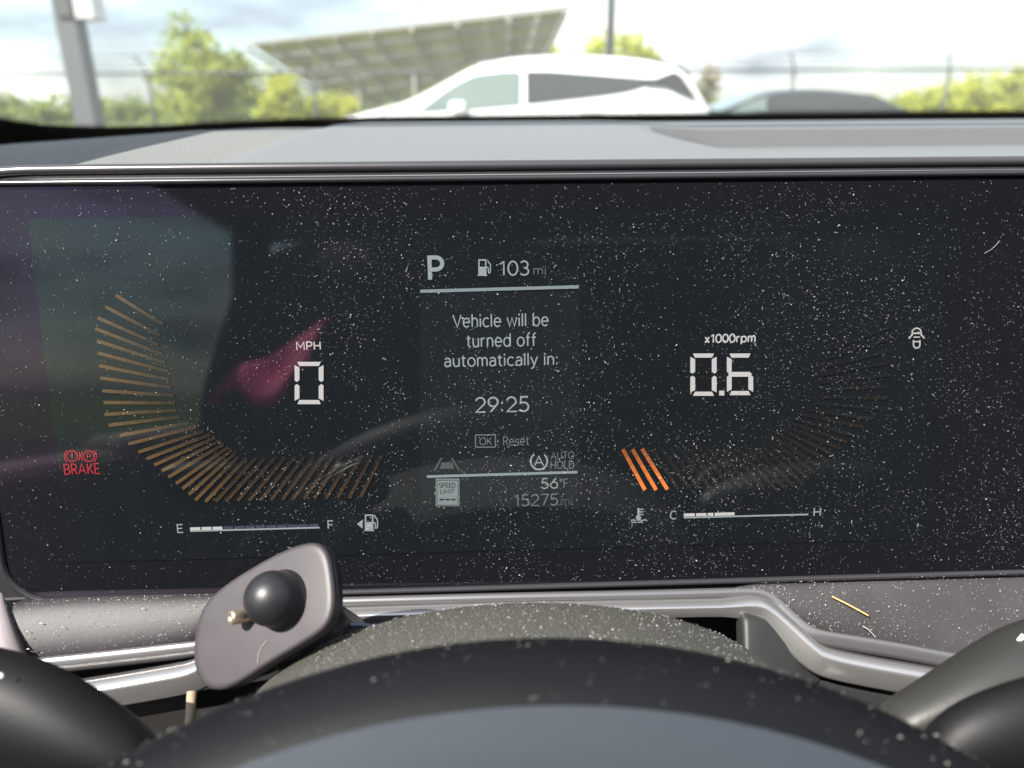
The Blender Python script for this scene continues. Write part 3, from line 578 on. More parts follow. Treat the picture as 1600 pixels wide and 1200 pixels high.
text('speed_word', 'SPEED', (686, 753, 712, 761), G_INK, msg, .02, .0009); text('limit_word', 'LIMIT', (688, 763, 711, 770), G_INK, msg, .02, .0009)
g = G(); g.box(683, 749, 716, 788, 1, .0009)
for x in (687, 696, 705): g.rect(x, 778, x + 7, 780.5, .0009)
g.build('speed_limit_dashes', G_INK, msg)
text('temperature_value', '56', (845, 746, 872, 763), G_TXT, msg); text('temperature_unit', '°F', (874, 747, 888, 762), G_DIM, msg)
text('odometer_value', '15275', (803, 771, 872, 790), G_DIM, msg); text('odometer_unit', 'mi', (876, 775, 894, 789), G_FAINT, msg)
# seven-segment figures
def seg_digit(g, x0, y0, x1, y1, segs, w=7.5, lean=0):
    ym = (y0 + y1) / 2; h = w / 2; gap = 1.6; c = w * .55
    def hs(y, top): # horizontal segments
        if top == 0: return [(x0 + h + gap, y - h), (x1 - h - gap, y - h), (x1 - gap, y), (x1 - h - gap, y + h), (x0 + h + gap, y + h), (x0 + gap, y)]
    T = [(x0 + c, y0), (x1 - c, y0), (x1 - w - gap + 2, y0 + w - 1), (x0 + w + gap - 2, y0 + w - 1)]
    B2 = [(x0 + w + gap - 2, y1 - w + 1), (x1 - w - gap + 2, y1 - w + 1), (x1 - c, y1), (x0 + c, y1)]
    def vseg(xa, xb, ya, yb, outer_left):
        return [(xa, ya + c), (xb, ya + w + .5), (xb, yb - h - 1), ((xa + xb) / 2, yb - gap), (xa, yb - h)] if outer_left else [(xb, ya + c), (xa, ya + w + .5), (xa, yb - h - 1), ((xa + xb) / 2, yb - gap), (xb, yb - h)]
    def vlow(xa, xb, ya, yb, outer_left):
        return [(xa, ya + h), ((xa + xb) / 2, ya + gap), (xb, ya + h + 1), (xb, yb - w - .5), (xa, yb - c)] if outer_left else [(xb, ya + h), ((xa + xb) / 2, ya + gap), (xa, ya + h + 1), (xa, yb - w - .5), (xb, yb - c)]
    S_ = {'a': T, 'd': B2, 'g': hs(ym, 0), 'f': vseg(x0, x0 + w, y0 + 1, ym, True), 'b': vseg(x1 - w, x1, y0 + 1, ym, False), 'e': vlow(x0, x0 + w, ym, y1 - 1, True), 'c': vlow(x1 - w, x1, ym, y1 - 1, False)}
    for s in segs: g.poly(S_[s])
g = G(); seg_digit(g, 461, 565, 506, 631, 'abcdef'); spd = g.build('speed_digit', G_WHT, disp); text('speed_unit', 'MPH', (463, 533, 502, 547), G_WHT, spd, .02)
g = G(); seg_digit(g, 1078, 552, 1119, 618, 'abcdef'); seg_digit(g, 1135, 552, 1176, 617, 'acdefg'); g.rect(1123, 610, 1131, 617.5); rv = g.build('engine_speed_digits', G_WHT, disp); text('engine_speed_unit', 'x1000rpm', (1100, 521, 1180, 539), G_WHT, rv, .03)
# the two sweeps of bars
outer = [(182, 461), (166, 479), (154, 496), (150, 513), (153, 532), (154, 551), (156, 571), (158, 590), (161, 610), (163, 628.5), (164.5, 647), (171, 664), (188, 680), (202, 693), (217, 706), (231, 716), (242, 726), (254, 735), (264, 745), (276, 755), (286, 763), (296, 772), (306, 781), (322, 783), (338, 783), (354, 783), (372, 782), (390, 782), (408, 781), (424, 781), (442, 780), (458, 780), (476, 779), (492, 778), (510, 778), (528, 777), (546, 777), (564, 776)]
def bars_mat(name, rgb, s):
    M = gm(name, rgb, s); t = M.node_tree; b_ = t.nodes['Principled BSDF']; at = t.nodes.new('ShaderNodeAttribute'); at.attribute_name = 'level'
    mu = t.nodes.new('ShaderNodeMath'); mu.operation = 'MULTIPLY'; mu.inputs[1].default_value = s * EX; t.links.new(at.outputs['Fac'], mu.inputs[0]); t.links.new(mu.outputs[0], b_.inputs['Emission Strength']); return M
u_mid = uv(786, 700)[0]
def bar_set(name, idx, mirror, material, f0=1.0, f1=.45, wpx=5.5):
    vs, fs, lv = [], [], []
    for i in idx:
        o_ = Vector(outer[i]); k = max(0, (i - 22) / 15); tgt = Vector((455 + 183 * k, 630)); d = (tgt - o_).normalized()
        if i <= 11: ln = 112 - 2 * max(0, 3 - i) * 4
        elif i <= 22: ln = 112 - (i - 11) * 1.5
        else: ln = 95 - (i - 22) * 1.4
        q = Vector((-d.y, d.x)) * wpx / 2; st = 5
        for s in range(st + 1):
            c = o_ + d * ln * s / st
            for sg in (1, -1):
                u, v = uv(*(c + q * sg)); vs.append(W(2 * u_mid - u if mirror else u, v, G0) - SC0)
        b0 = len(vs) - 2 * (st + 1)
        for s in range(st): fs.append((b0 + 2 * s, b0 + 2 * s + 2, b0 + 2 * s + 3, b0 + 2 * s + 1)); lv.append((f0 + (f1 - f0) * (s / (st - 1))) * ((.15 + .85 * min(1, i / 24)) if mirror else 1))
    o = mesh(name, vs, fs, material, disp, False, fix=False); at = o.data.attributes.new('level', 'FLOAT', 'FACE'); at.data.foreach_set('value', lv); return o
bar_set('speed_bars', range(24), False, bars_mat('bar_gold', (1, .56, .19), .14), 1, .22, 5.4)
bar_set('speed_bars', range(24, 38), False, bars_mat('bar_brown', (1, .52, .20), .062), 1.0, .35)
bar_set('engine_speed_bars', range(4, 35), True, bars_mat('bar_faint', (1, .55, .25), .024), 1, .35)
bar_set('lit_engine_speed_bars', (35, 36, 37), True, bars_mat('bar_orange', (1, .26, .045), 1.0), 1.0, .35, 6)
# fuel and coolant gauges
g = G(); g.line((298, 829), (500, 823.5), 2.4); fg = g.build('fuel_gauge', G_TXT, disp)
g = G()
for a_, b_ in ((298, 314), (316, 331), (333, 348)): g.line((a_, 825.5 - (a_ - 298) * .027), (b_, 825.5 - (b_ - 298) * .027), 4.5)
g.build('fuel_level', G_WHT, fg)
g = G()
for k in range(9): a_ = 350 + k * 16.7; g.line((a_, 824 - (a_ - 350) * .027), (a_ + 15, 824 - (a_ - 335) * .027), 4.5)
g.build('fuel_empty_level', G_BLUE, fg)
text('empty_letter', 'E', (277, 818, 288, 832), G_TXT, fg, .015); text('full_letter', 'F', (512, 812, 522, 826), G_TXT, fg, .015)
g = G(); pump(g, 569, 803, 592, 829); g.poly([(558, 818), (567, 811), (567, 825)]); g.build('fuel_pump_icon', G_TXT, disp)
g = G(); g.line((1068, 808), (1262, 803), 2.4); cg = g.build('coolant_gauge', G_TXT, disp)
g = G()
for a_, b_ in ((1068, 1085), (1087, 1103), (1105, 1114), (1116, 1147)): g.line((a_, 804 - (a_ - 1068) * .026), (b_, 804 - (b_ - 1068) * .026), 4.6)
g.build('coolant_level', G_WHT, cg)
text('cold_letter', 'C', (1046, 797, 1057, 811), G_TXT, cg, .015); text('hot_letter', 'H', (1270, 792, 1282, 806), G_TXT, cg, .015)
g = G(); g.line((997, 793), (997, 808), 3); g.ring(997, 808, 2, 4)
for y in (795, 799, 803): g.line((997, y), (1005, y), 1.8)
for x in (985, 995, 1003): g.line((x, 813), (x + 4, 811), 1.8); g.line((x + 4, 811), (x + 8, 813), 1.8); 
for x in (986, 996): g.line((x, 816), (x + 4, 814.5), 1.8); g.line((x + 4, 814.5), (x + 8, 816), 1.8)
g.build('coolant_icon', G_TXT, disp)
g = G()
for cx in (114, 140):
    g.ring(cx, 712, 8.5, 2); g.ring(cx, 712, 12, 1.8, 130, 230) if cx == 114 else g.ring(cx, 712, 12, 1.8, -50, 50)
g.ring(114, 712, 12, 1.8, -35, 35); g.ring(140, 712, 12, 1.8, 145, 215); g.line((114, 706.5), (114, 714), 2.2); g.rect(113, 716, 115, 718)
bk = g.build('brake_warning', G_RED, disp); text('parking_letter', 'P', (137, 707, 144, 717.5), G_RED, bk, .01); text('brake_text', 'BRAKE', (101, 723, 158, 741), G_RED, bk, .015)
g = G(); g.ring(1431, 519.5, 7, 2, 180, 360); g.line((1424, 519), (1424, 524), 2); g.line((1438, 519), (1438, 524), 2); g.line((1425.5, 520.5), (1436.5, 520.5), 2.2); g.line((1426, 526.5), (1436, 526.5), 1.8)
g.line((1424.5, 522), (1419, 528.5), 2.2); g.line((1437.5, 522), (1443, 528.5), 2.2)
g.line((1426, 531), (1426, 539), 2); g.line((1436, 531), (1436, 539), 2); g.line((1426, 533.5), (1436, 533.5), 1.8); g.ring(1431, 538.5, 5, 2, 0, 180); g.build('door_ajar_icon', G_WHT, disp)

# ---- dash face below the display: dusty panels, silver trim, dark recess
def F(px, py, extra=0.0):                            # the face bulges towards the driver as it goes down
    return S(px, py, max(0.0, (py - 905) / 130 * .016) + extra)
def grid(name, rows, material, parent, sub=1):
    w = len(rows[0]); return mods(mesh(name, [p for r in rows for p in r], [(j * w + i, j * w + i + 1, (j + 1) * w + i + 1, (j + 1) * w + i) for j in range(len(rows) - 1) for i in range(w - 1)], material, parent), sub=sub)
right_top = [(1150, 917), (1185, 911), (1230, 909), (1330, 905), (1460, 900), (1600, 895), (1800, 888), (2200, 875)]
right_low = [(1150, 924), (1190, 922), (1252, 978), (1312, 996), (1440, 1018), (1600, 1046), (1800, 1078), (2200, 1140)]
lerp2 = lambda a_, b_, t: (a_[0] + (b_[0] - a_[0]) * t, a_[1] + (b_[1] - a_[1]) * t)
o = grid('lower_panel', [[F(*lerp2(a_, b_, t), ex) for a_, b_ in zip(right_top, right_low)] for t, ex in ((-.06, -.006), (0, -.001), (.08, .0005), (.4, .001), (.8, 0), (1, -.002))], M_PAD, dash, 2)
left_top = [(-400, 960), (-150, 950), (8, 945), (60, 938), (160, 934), (240, 931), (310, 929), (360, 928), (400, 927), (430, 925)]
left_low = [(-500, 1090), (-200, 1056), (30, 1034), (80, 1029), (150, 1022), (240, 1012), (312, 1003), (350, 970), (395, 942), (430, 938)]
o = grid('lower_panel', [[F(*lerp2(a_, b_, t), ex) for a_, b_ in zip(left_top, left_low)] for t, ex in ((-.06, -.006), (0, -.001), (.08, .0005), (.4, .001), (.8, 0), (1, -.002))], M_PAD, dash, 2)
# curved side trim at the far left, a mauve reflection put into its colour
grid('end_trim', [[F(x, y, e) for x, y, e in r] for r in ([(-160, 930, .0), (-60, 925, .001), (0, 922, .0018), (6, 930, .001), (9, 940, -.001)], [(-160, 1000, .002), (-60, 990, .004), (10, 985, .004), (24, 985, .003), (28, 988, -.001)], [(-160, 1100, .004), (-60, 1060, .006), (22, 1030, .005), (42, 1026, .003), (46, 1026, -.001)])], mat('mauve_reflection_trim', (.18, .155, .16), .4, .3), dash, 2)
trim = [(2200, 1190), (1800, 1128), (1600, 1092), (1403, 1058), (1347, 1048), (1300, 1038), (1278, 1030), (1258, 1014), (1223, 981), (1196, 958), (1180, 950), (1150, 948), (1000, 951), (785, 955), (560, 962), (420, 968), (398, 972), (365, 1000), (335, 1035), (318, 1050), (300, 1058), (270, 1064), (190, 1078), (140, 1086), (-100, 1125), (-500, 1190)]
tp = chaikin([F(x, y, .001) for x, y in trim], 2)
def ell(a_, b_, n, ca=0, cb=0): return [(ca + a_ * math.cos(2 * math.pi * k / n), cb + b_ * math.sin(2 * math.pi * k / n)) for k in range(n)]
vs, fs = sweep(tp, [(-.0046, -.003), (-.0047, .0004), (-.0046, .0015), (-.0040, .0024), (-.0034, .0026), (.0018, .0030), (.0024, .0029), (.0030, .0025), (.0041, -.0002), (.0042, -.0006), (.0043, -.003)], NW, scale=lambda p: .58 + .42 * sm(.070, .088, abs(p.x - SC0.x))); mesh('silver_trim', vs, fs, M_SILVER, dash)
ridge = [(2200, 1150), (1800, 1086), (1600, 1052), (1460, 1028), (1403, 1017), (1310, 1002), (1275, 996), (1255, 985), (1232, 963), (1212, 941), (1192, 928), (1170, 925), (1150, 926), (1000, 930), (785, 934), (560, 940), (430, 944), (390, 948), (362, 968), (335, 1000), (315, 1012), (295, 1016), (150, 1032), (-100, 1058), (-500, 1100)]
tp = chaikin([F(x, y, .0005) for x, y in ridge], 2)
vs, fs = sweep(tp, ell(.0017, .0016, 12), NW, scale=lambda p: 1 + .75 * sm(.080, .105, abs(p.x - SC0.x))); mesh('trim_ridge', vs, fs, mat('satin_grey_ridge', (.20, .195, .20), .34, .7), dash)
# recess behind: a near-black sheet stands in for its shade
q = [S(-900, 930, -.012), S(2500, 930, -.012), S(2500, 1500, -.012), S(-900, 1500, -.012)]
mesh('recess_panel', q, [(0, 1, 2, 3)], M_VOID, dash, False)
grid('gap_strip', [[S(x, y - .02 * (x - 800), o_) for x in (-40, 400, 800, 1200, 1800, 2400)] for y, o_ in ((918, -.004), (924, -.003), (946, -.001), (960, .0))], M_VOID, dash, 0)  # black strip put in for the shadow gap under the frame
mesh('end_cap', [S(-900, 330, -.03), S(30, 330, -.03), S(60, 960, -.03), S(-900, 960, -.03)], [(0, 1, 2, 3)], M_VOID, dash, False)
# lower outer sections under the trim
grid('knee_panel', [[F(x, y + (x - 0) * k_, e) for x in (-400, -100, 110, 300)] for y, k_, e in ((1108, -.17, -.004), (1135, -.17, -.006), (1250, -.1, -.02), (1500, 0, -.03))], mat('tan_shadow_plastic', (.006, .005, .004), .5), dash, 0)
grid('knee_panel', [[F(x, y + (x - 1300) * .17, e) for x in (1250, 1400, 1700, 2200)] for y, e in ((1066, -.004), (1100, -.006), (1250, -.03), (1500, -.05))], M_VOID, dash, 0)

# ---- steering column cover
colc = empty('steering_column_cover', 'coarse grained grey cover of the steering column behind the wheel, lit by the sun', 'column cover', (0, 0, 0))
ap = P(812, 944, .199)
rows = []
for k, (dy, dzz, ws_) in enumerate([(.012, -.040, .90), (.010, -.014, .92), (.007, -.006, .95), (.003, -.0014, .98), (0, 0, 1), (-.012, .0040, 1.02), (-.03, .0085, 1.03), (-.05, .012, 1.04), (-.075, .016, 1.05)]):
    rows.append([Vector((ap.x + .076 * ws_ * math.cos(t), ap.y + dy, ap.z + dzz - .037 * (1 - math.sin(t)) if math.sin(t) > 0 else ap.z + dzz - .037 + .05 * math.sin(t))) for t in [math.pi * (1.15 - 1.3 * i / 40) for i in range(41)]])
mods(mesh('upper_shell', [p for r in rows for p in r], [(j * 41 + i, j * 41 + i + 1, (j + 1) * 41 + i + 1, (j + 1) * 41 + i) for j in range(len(rows) - 1) for i in range(40)], M_SHROUD, colc), sub=1)
# greenish side cheek right of the column
ck = [S(1162, 962, .012), S(1200, 972, .012), S(1232, 1005, .014), S(1290, 1068, .016), S(1240, 1090, .022), S(1165, 1060, .022)]
ckb = [p - NW * .010 for p in ck]; n = 6
mods(mesh('side_cheek', ck + ckb, [tuple(range(6)), tuple(range(6, 12))[::-1]] + [(i, 6 + i, 6 + (i + 1) % 6, (i + 1) % 6) for i in range(6)], mat('grey_green_plastic', (.016, .018, .017), .55), colc), bevel=.002)
tb = MB(); path = chaikin([P(505, 1000, .216), P(525, 981, .216), P(560, 974, .217), P(600, 985, .219)], 3)
vs, fs = sweep(path, ell(.0008, .0008, 8), NW); tag(mesh('cable', vs, fs, mat('blue_grey_cable', (.12, .16, .2), .4)), 'thin blue-grey cable behind the phone mount above the column cover', 'cable')

# ---- steering wheel
wheel = empty('steering_wheel', 'dark leather steering wheel, greyer on the side facing the driver, its top arc close to the lens', 'steering wheel', (0, 0, 0))
TW = R(24); axn = Vector((0, -math.cos(TW), math.sin(TW))); wup = Vector((0, math.sin(TW), math.cos(TW)))
RR, rr_ = 0.138, 0.0185
wt = P(826, 1163, .136); wc = wt - wup * RR
def rim_pt(th, ph, r=rr_, dr=0.0):
    rad = XW * math.sin(th) + wup * math.cos(th); return wc + rad * (RR + r * math.cos(ph)) + axn * (r * math.sin(ph))
def rim_part(name, p0, p1, r, material, k=14, closed=False):
    nt_ = 144; vs = []; fs = []; w = k + 1
    for i in range(nt_):
        th = 2 * math.pi * i / nt_
        for j in range(w): vs.append(rim_pt(th, R(p0 + (p1 - p0) * j / k), r))
    for i in range(nt_):
        for j in range(k): fs.append((i * w + j, i * w + j + 1, ((i + 1) % nt_) * w + j + 1, ((i + 1) % nt_) * w + j))
    return mesh(name, vs, fs, material, wheel)
PH = 53
rim_part('rim', PH - 262, PH, rr_, M_RIM, 30)
rim_part('rim_near_side', PH - 3, PH + 101, rr_ + .0004, M_RIMT, 14)  # same rim, coloured greyer on the side facing the driver
hb_ = [[wc + (XW * math.cos(t) * a_ + wup * math.sin(t) * b_) + axn * h for t in [2 * math.pi * k / 32 for k in range(32)]] for a_, b_, h in ((.05, .045, -.05), (.062, .052, -.035), (.065, .055, -.02), (.055, .046, -.01), (.02, .02, -.006))]
vs, fs = loft(hb_); mesh('hub', vs, fs, M_STALKD, wheel)
for th in (R(88), R(-88), R(180)):
    d = XW * math.sin(th) + wup * math.cos(th); pr = d.cross(axn)
    ring = [[wc + d * l_ + axn * h_ + pr * w_ * a_ + axn * b_ for a_, b_ in ((-1, 0), (-.9, .006), (.9, .006), (1, 0), (.9, -.006), (-.9, -.006))] for l_, w_, h_ in ((.05, .022, -.03), (.09, .017, -.02), (.137, .02, -.004))]
    vs, fs = loft(ring); mesh('spoke', vs, fs, M_STALKD, wheel)
for sgn in (-1, 1):
    pts = [(.105, .055), (.118, .06), (.128, .035), (.128, -.02), (.112, -.03), (.1, .0)]
    ring = [[wc + XW * sgn * x + wup * z + axn * h_ for x, z in pts] for h_ in (-.045, -.041)]
    vs, fs = loft(ring); mods(mesh('shift_paddle', vs, fs, M_SILVER, wheel, False), bevel=.001)
tb = MB(); tb.bar(wc - axn * .05, wc - axn * .16, .03, 16); tb.build('shaft', M_VOID, wheel, True)

# ---- stalks either side of the column
st = empty('wiper_stalk', 'grey rounded control stalk with a white mark, right of the steering column', 'control stalk', (0, 0, 0))
def stalk(name, rings, material, parent, sub=2):
    vs, fs = loft([[P(*q) for q in r] for r in rings]); return mods(mesh(name, vs, fs, material, parent), sub=sub)
# each ring: back-top, top, crease, front, bottom, back
stalk('stalk_body', [
    [(1352, 1108, .182), (1378, 1098, .178), (1400, 1120, .172), (1398, 1160, .170), (1372, 1170, .176), (1350, 1140, .184)],
    [(1400, 1074, .184), (1432, 1070, .178), (1452, 1098, .171), (1452, 1150, .168), (1420, 1190, .176), (1396, 1130, .188)],
    [(1455, 1034, .187), (1495, 1032, .179), (1512, 1062, .171), (1516, 1130, .167), (1480, 1200, .176), (1452, 1110, .192)],
    [(1512, 988, .190), (1560, 1000, .180), (1576, 1034, .172), (1585, 1110, .167), (1545, 1190, .178), (1510, 1080, .196)],
    [(1570, 955, .193), (1625, 972, .182), (1648, 1018, .173), (1660, 1090, .167), (1620, 1170, .180), (1575, 1050, .200)],
    [(1660, 935, .196), (1705, 958, .184), (1725, 1005, .174), (1735, 1075, .168), (1700, 1150, .182), (1665, 1040, .204)],
    [(1790, 915, .200), (1830, 938, .188), (1850, 985, .176), (1855, 1050, .170), (1820, 1110, .184), (1795, 1010, .206)]], M_STALK, st)
stalk('stalk_knob', [
    [(1418, 1168, .166), (1436, 1140, .1655), (1452, 1150, .160), (1450, 1210, .158), (1430, 1230, .162)],
    [(1446, 1140, .166), (1478, 1092, .1655), (1510, 1105, .158), (1520, 1200, .154), (1470, 1260, .162)],
    [(1510, 1102, .166), (1552, 1060, .1655), (1600, 1078, .157), (1610, 1190, .152), (1560, 1270, .162)],
    [(1600, 1070, .167), (1640, 1036, .1655), (1700, 1056, .158), (1710, 1180, .152), (1660, 1260, .162)],
    [(1740, 1040, .168), (1790, 1010, .167), (1840, 1030, .160), (1850, 1140, .154), (1800, 1230, .164)]], M_STALKD, st)
# printed mark on the stalk
vs = [P(1589, 999, .1788), P(1597, 990, .1790), P(1601, 996, .1786), P(1595, 1003, .1784), P(1601, 1013, .1775), P(1597, 1016, .1774)]
mesh('mark', vs, [(0, 1, 2, 3), (0, 3, 4, 5)], M_WHITE_ICON, st, False)
st = empty('light_stalk', 'rounded control stalk coloured black for its shade, left of the steering column', 'control stalk', (0, 0, 0))  # near-black plastic stands in for the shade on this stalk
stalk('stalk_body', [
    [(268, 1160, .172), (250, 1150, .168), (238, 1180, .162), (250, 1230, .160), (290, 1230, .170)],
    [(215, 1112, .174), (188, 1096, .168), (160, 1130, .160), (170, 1230, .156), (240, 1250, .168)],
    [(150, 1066, .176), (115, 1046, .169), (80, 1085, .159), (85, 1220, .154), (180, 1260, .168)],
    [(75, 1030, .178), (35, 1008, .170), (-5, 1050, .159), (0, 1200, .154), (110, 1260, .169)],
    [(-10, 1005, .180), (-55, 998, .171), (-100, 1030, .160), (-95, 1170, .155), (10, 1240, .170)],
    [(-150, 985, .182), (-190, 985, .173), (-225, 1020, .163), (-220, 1130, .158), (-120, 1200, .172)]], M_STALKD, st)
vs = [P(-4, 1052, .1585), P(3, 1051, .1590), P(5, 1058, .1588), P(-2, 1060, .1582)]
mesh('mark', vs, [(0, 1, 2, 3)], M_WHITE_ICON, st, False)

# ---- phone mount
mnt = empty('phone_mount', 'tilted dark grey rounded phone-mount plate with a black ball knob and small brass screw', 'phone mount', (0, 0, 0))
pn = (RIGHT * -.36 + UP * .34 - FWD * .87).normalized(); pc = P(412, 968, .196)
def PL(px, py, off=0.0):
    r = ray(px, py); t = (pc + pn * off - CAM).dot(pn) / r.dot(pn); return CAM + r * t
outl = [(481, 846), (500, 849), (512, 866), (518, 900), (521, 940), (516, 968), (500, 988), (468, 1008), (420, 1036), (375, 1066), (345, 1080), (320, 1076), (304, 1055), (299, 1020), (305, 972), (318, 942), (348, 914), (400, 881), (448, 856)]
ol = chaikin([PL(*q) for q in outl], 2, True); cen = sum(ol, Vector()) / len(ol)
def plate(name, levels, material, parent):
    rings = [[cen + (p - cen) * s + pn * h for p in ol] for s, h in levels]; vs, fs = loft(rings); return mesh(name, vs, fs, material, parent)
M_PLATE = mat('dusty_grey_plate', (0.028, 0.0225, 0.027), 0.5, 0.0, bump=('noise', 1500, 0.12, 0.0002), var=(90, (0.037, 0.031, 0.035), 0.4, 0.7))
plt = plate('plate', [(.5, 0), (.9, 0), (.955, -.0001), (.985, -.0004), (.997, -.0009), (1, -.0015), (.998, -.0021), (.990, -.0024)], M_PLATE, mnt)
plate('backing_plate', [(.975, -.0023), (.993, -.0027), (.998, -.0034), (.985, -.0052), (.94, -.0064), (.5, -.0066)], mat('black_backing', (.018, .017, .018), .35), mnt)
ea = (XW - pn * XW.dot(pn)).normalized(); eb = pn.cross(ea)
def lathe(name, base, axis, prof_, material, parent, n=36):
    a_ = axis.orthogonal().normalized(); b_ = axis.cross(a_); vs, fs = loft([[base + (a_ * math.cos(2 * math.pi * k / n) + b_ * math.sin(2 * math.pi * k / n)) * r_ + axis * h for k in range(n)] for r_, h in prof_]); return mesh(name, vs, fs, material, parent)
bc = PL(440, 937); rb = .0071
profb = [(rb * 1.12, -.0002), (rb * 1.10, .0003), (rb * 1.04, .0009), (rb * 1.01, .002), (rb, .0040)] + [(rb * math.cos(t), .0042 + rb * .95 * math.sin(t)) for t in [R(k * 8) for k in range(1, 11)]] + [(.0004, .0042 + rb * .95)]
lathe('ball_knob', bc, pn, profb, mat('black_rubber_knob', (.012, .012, .014), .42, bump=('noise', 1800, .1, .0002)), mnt)
sx = (pn * .85 - ea * .42 - eb * .15).normalized(); sb = PL(392, 961, .0006)
scw = lathe('screw', sb, sx, [(.0019, -.001), (.0019, .0050), (.0018, .0055), (.0010, .0057), (.0008, .0044), (.0002, .0044)], mat('brass_steel', (.70, .58, .42), .32, .9), mnt, 18)
tb = MB(); tb.bar(cen - pn * .0064, cen - pn * .030 - Vector((0, 0, .012)), .011, 12, .013); tb.build('stem', mat('black_backing'), mnt, True)
tb = MB(); tb.bar(P(300, 1080, .212), P(294, 1180, .205), .0014, 8); tb.build('clip', mat('tan_clip', (.32, .24, .16), .5), mnt, True)

# ---- straws and fibres lying about
def fibre(name, label, pts, rad, material, cat):
    path = chaikin(pts, 2); vs, fs = sweep(path, ell(rad, rad, 6), NW); tag(mesh(name, vs, fs, material), label, cat)
fibre('straw', 'golden dry straw lying on the grey panel right of the column', [F(1300, 932, .0022), F(1328, 946, .0026), F(1357, 962, .0022)], .00026, M_STRAW, 'straw')
fibre('fibre', 'short pale curved fibre on the grey panel below the golden straw', [F(1348, 978, .0020), F(1358, 984, .0024), F(1368, 996, .0020)], .00012, M_DUST, 'fibre')
fibre('fibre', 'pale curved hair stuck on the phone-mount plate below the ball knob', [PL(417, 1000, .0003), PL(404, 1018, .0004), PL(402, 1038, .0003)], .00006, mat('pale_hair', (.35, .32, .29), .5), 'fibre')
fibre('fibre', 'pale curved hair on the display glass near its right end', [S(1538, 396, .0006), S(1552, 388, .0008), S(1562, 376, .0006)], .000045, M_DUST, 'fibre')

# ---- dust
def dust(name, label, n, sampler, frame, med, sig, seed, hi=.0005, material=M_DUST, lint=0):
    rng = random.Random(seed); vs, fs = [], []
    for _ in range(n):
        p = sampler(rng)
        if p is None: continue
        e1, e2, nn = frame; r0 = min(hi, rng.lognormvariate(math.log(med), sig)); el = rng.uniform(1, 2.2); t0 = rng.uniform(0, 6.28); k = rng.choice((4, 5, 5, 6)); i = len(vs)
        ca, sa = math.cos(t0), math.sin(t0)
        for j in range(k):
            t = 2 * math.pi * j / k; rr = r0 * rng.uniform(.7, 1.2); x, y = rr * math.cos(t) * el, rr * math.sin(t); vs.append(p + e1 * (x * ca - y * sa) + e2 * (x * sa + y * ca))
        vs.append(p + nn * r0 * .8); fs += [(i + j, i + (j + 1) % k, i + k) for j in range(k)]
    for _ in range(lint):                             # fine curly lint among the grains
        p = sampler(rng)
        if p is None: continue
        e1, e2, nn = frame; t = rng.uniform(0, 6.28); cv = rng.uniform(-.6, .6); w_ = rng.uniform(.00003, .00006); st_ = rng.uniform(.00012, .0003); q = p + nn * .0001; i = len(vs)
        for j in range(7):
            d = e1 * math.cos(t) + e2 * math.sin(t); sd2 = e1 * -math.sin(t) + e2 * math.cos(t); vs += [q + sd2 * w_, q + nn * w_, q - sd2 * w_]; q = q + d * st_; t += cv + rng.uniform(-.2, .2)
        for j in range(6): fs += [(i + 3 * j, i + 3 * j + 1, i + 3 * j + 4, i + 3 * j + 3), (i + 3 * j + 1, i + 3 * j + 2, i + 3 * j + 5, i + 3 * j + 4)]
    return tag(mesh(name, vs, fs, material, None, False, fix=False), label, 'dust', kind='stuff')
FR = (XW, -DW, NW)
def on_screen(rng):
    u = rng.uniform(uL + .002, .30); v = rng.uniform(vB + .001, vT - .001)
    dens = .35 + .65 * sm(-.13, -.02, u); dens *= .25 + .75 * sm(-.35, .45, noise.noise(Vector((u * 38, v * 38, 1.3))) * .7 + noise.noise(Vector((u * 160, v * 160, 4.1))) * .5)
    return W(u, v, .0007) if rng.random() < dens else None
dust('screen_dust', 'fine white dust specks scattered over the display glass', 46000, on_screen, FR, .000052, .42, 11, .00022, lint=60)
def on_rpad(rng):
    i = rng.randrange(len(right_top) - 2); t = rng.random(); s = rng.random(); a_ = lerp2(right_top[i], right_top[i + 1], t); b_ = lerp2(right_low[i], right_low[i + 1], t); q = lerp2(a_, b_, s); return F(*q, .0018) if rng.random() * 150 < b_[1] - a_[1] else None
dust('panel_dust', 'sunlit dust specks on the grey panel right of the column', 1800, on_rpad, FR, .00009, .4, 12, .0003)
def on_shell(rng):
    x = rng.uniform(-.055, .06); y = rng.uniform(-.05, .006); k = 1 - ((x) / .077) ** 2
    h = colc_tree.ray_cast(Vector((ap.x + x, ap.y + y, 2)), Vector((0, 0, -1))); return h[0] + Vector((0, 0, .0003)) if h[0] else None
from mathutils.bvhtree import BVHTree
_sh = [o for o in colc.children if o.name.startswith('upper_shell')][0]
colc_tree = BVHTree.FromObject(_sh, bpy.context.evaluated_depsgraph_get())
dust('column_dust', 'sparkling dust grains on the coarse cover of the steering column', 2600, on_shell, (XW, Vector((0, 1, 0)), Vector((0, 0, 1))), .00007, .45, 15, .0003)
def on_lpad(rng):
    i = rng.randrange(1, len(left_top) - 1); t = rng.random(); s = rng.random() ** 1.6; a_ = lerp2(left_top[i], left_top[i + 1], t); b_ = lerp2(left_low[i], left_low[i + 1], t); q = lerp2(a_, b_, s); return F(*q, .0018)
dust('panel_dust', 'pale dust specks on the shaded grey panel left of the phone mount', 900, on_lpad, FR, .00009, .4, 13, .0003)
def on_rim(rng):
    th = rng.uniform(-.75, .75); ph = R(rng.uniform(20, 100)); return rim_pt(th, ph, rr_ + .0004) if False else rim_pt(th, R(rng.uniform(-40, PH)), rr_ + .0003)
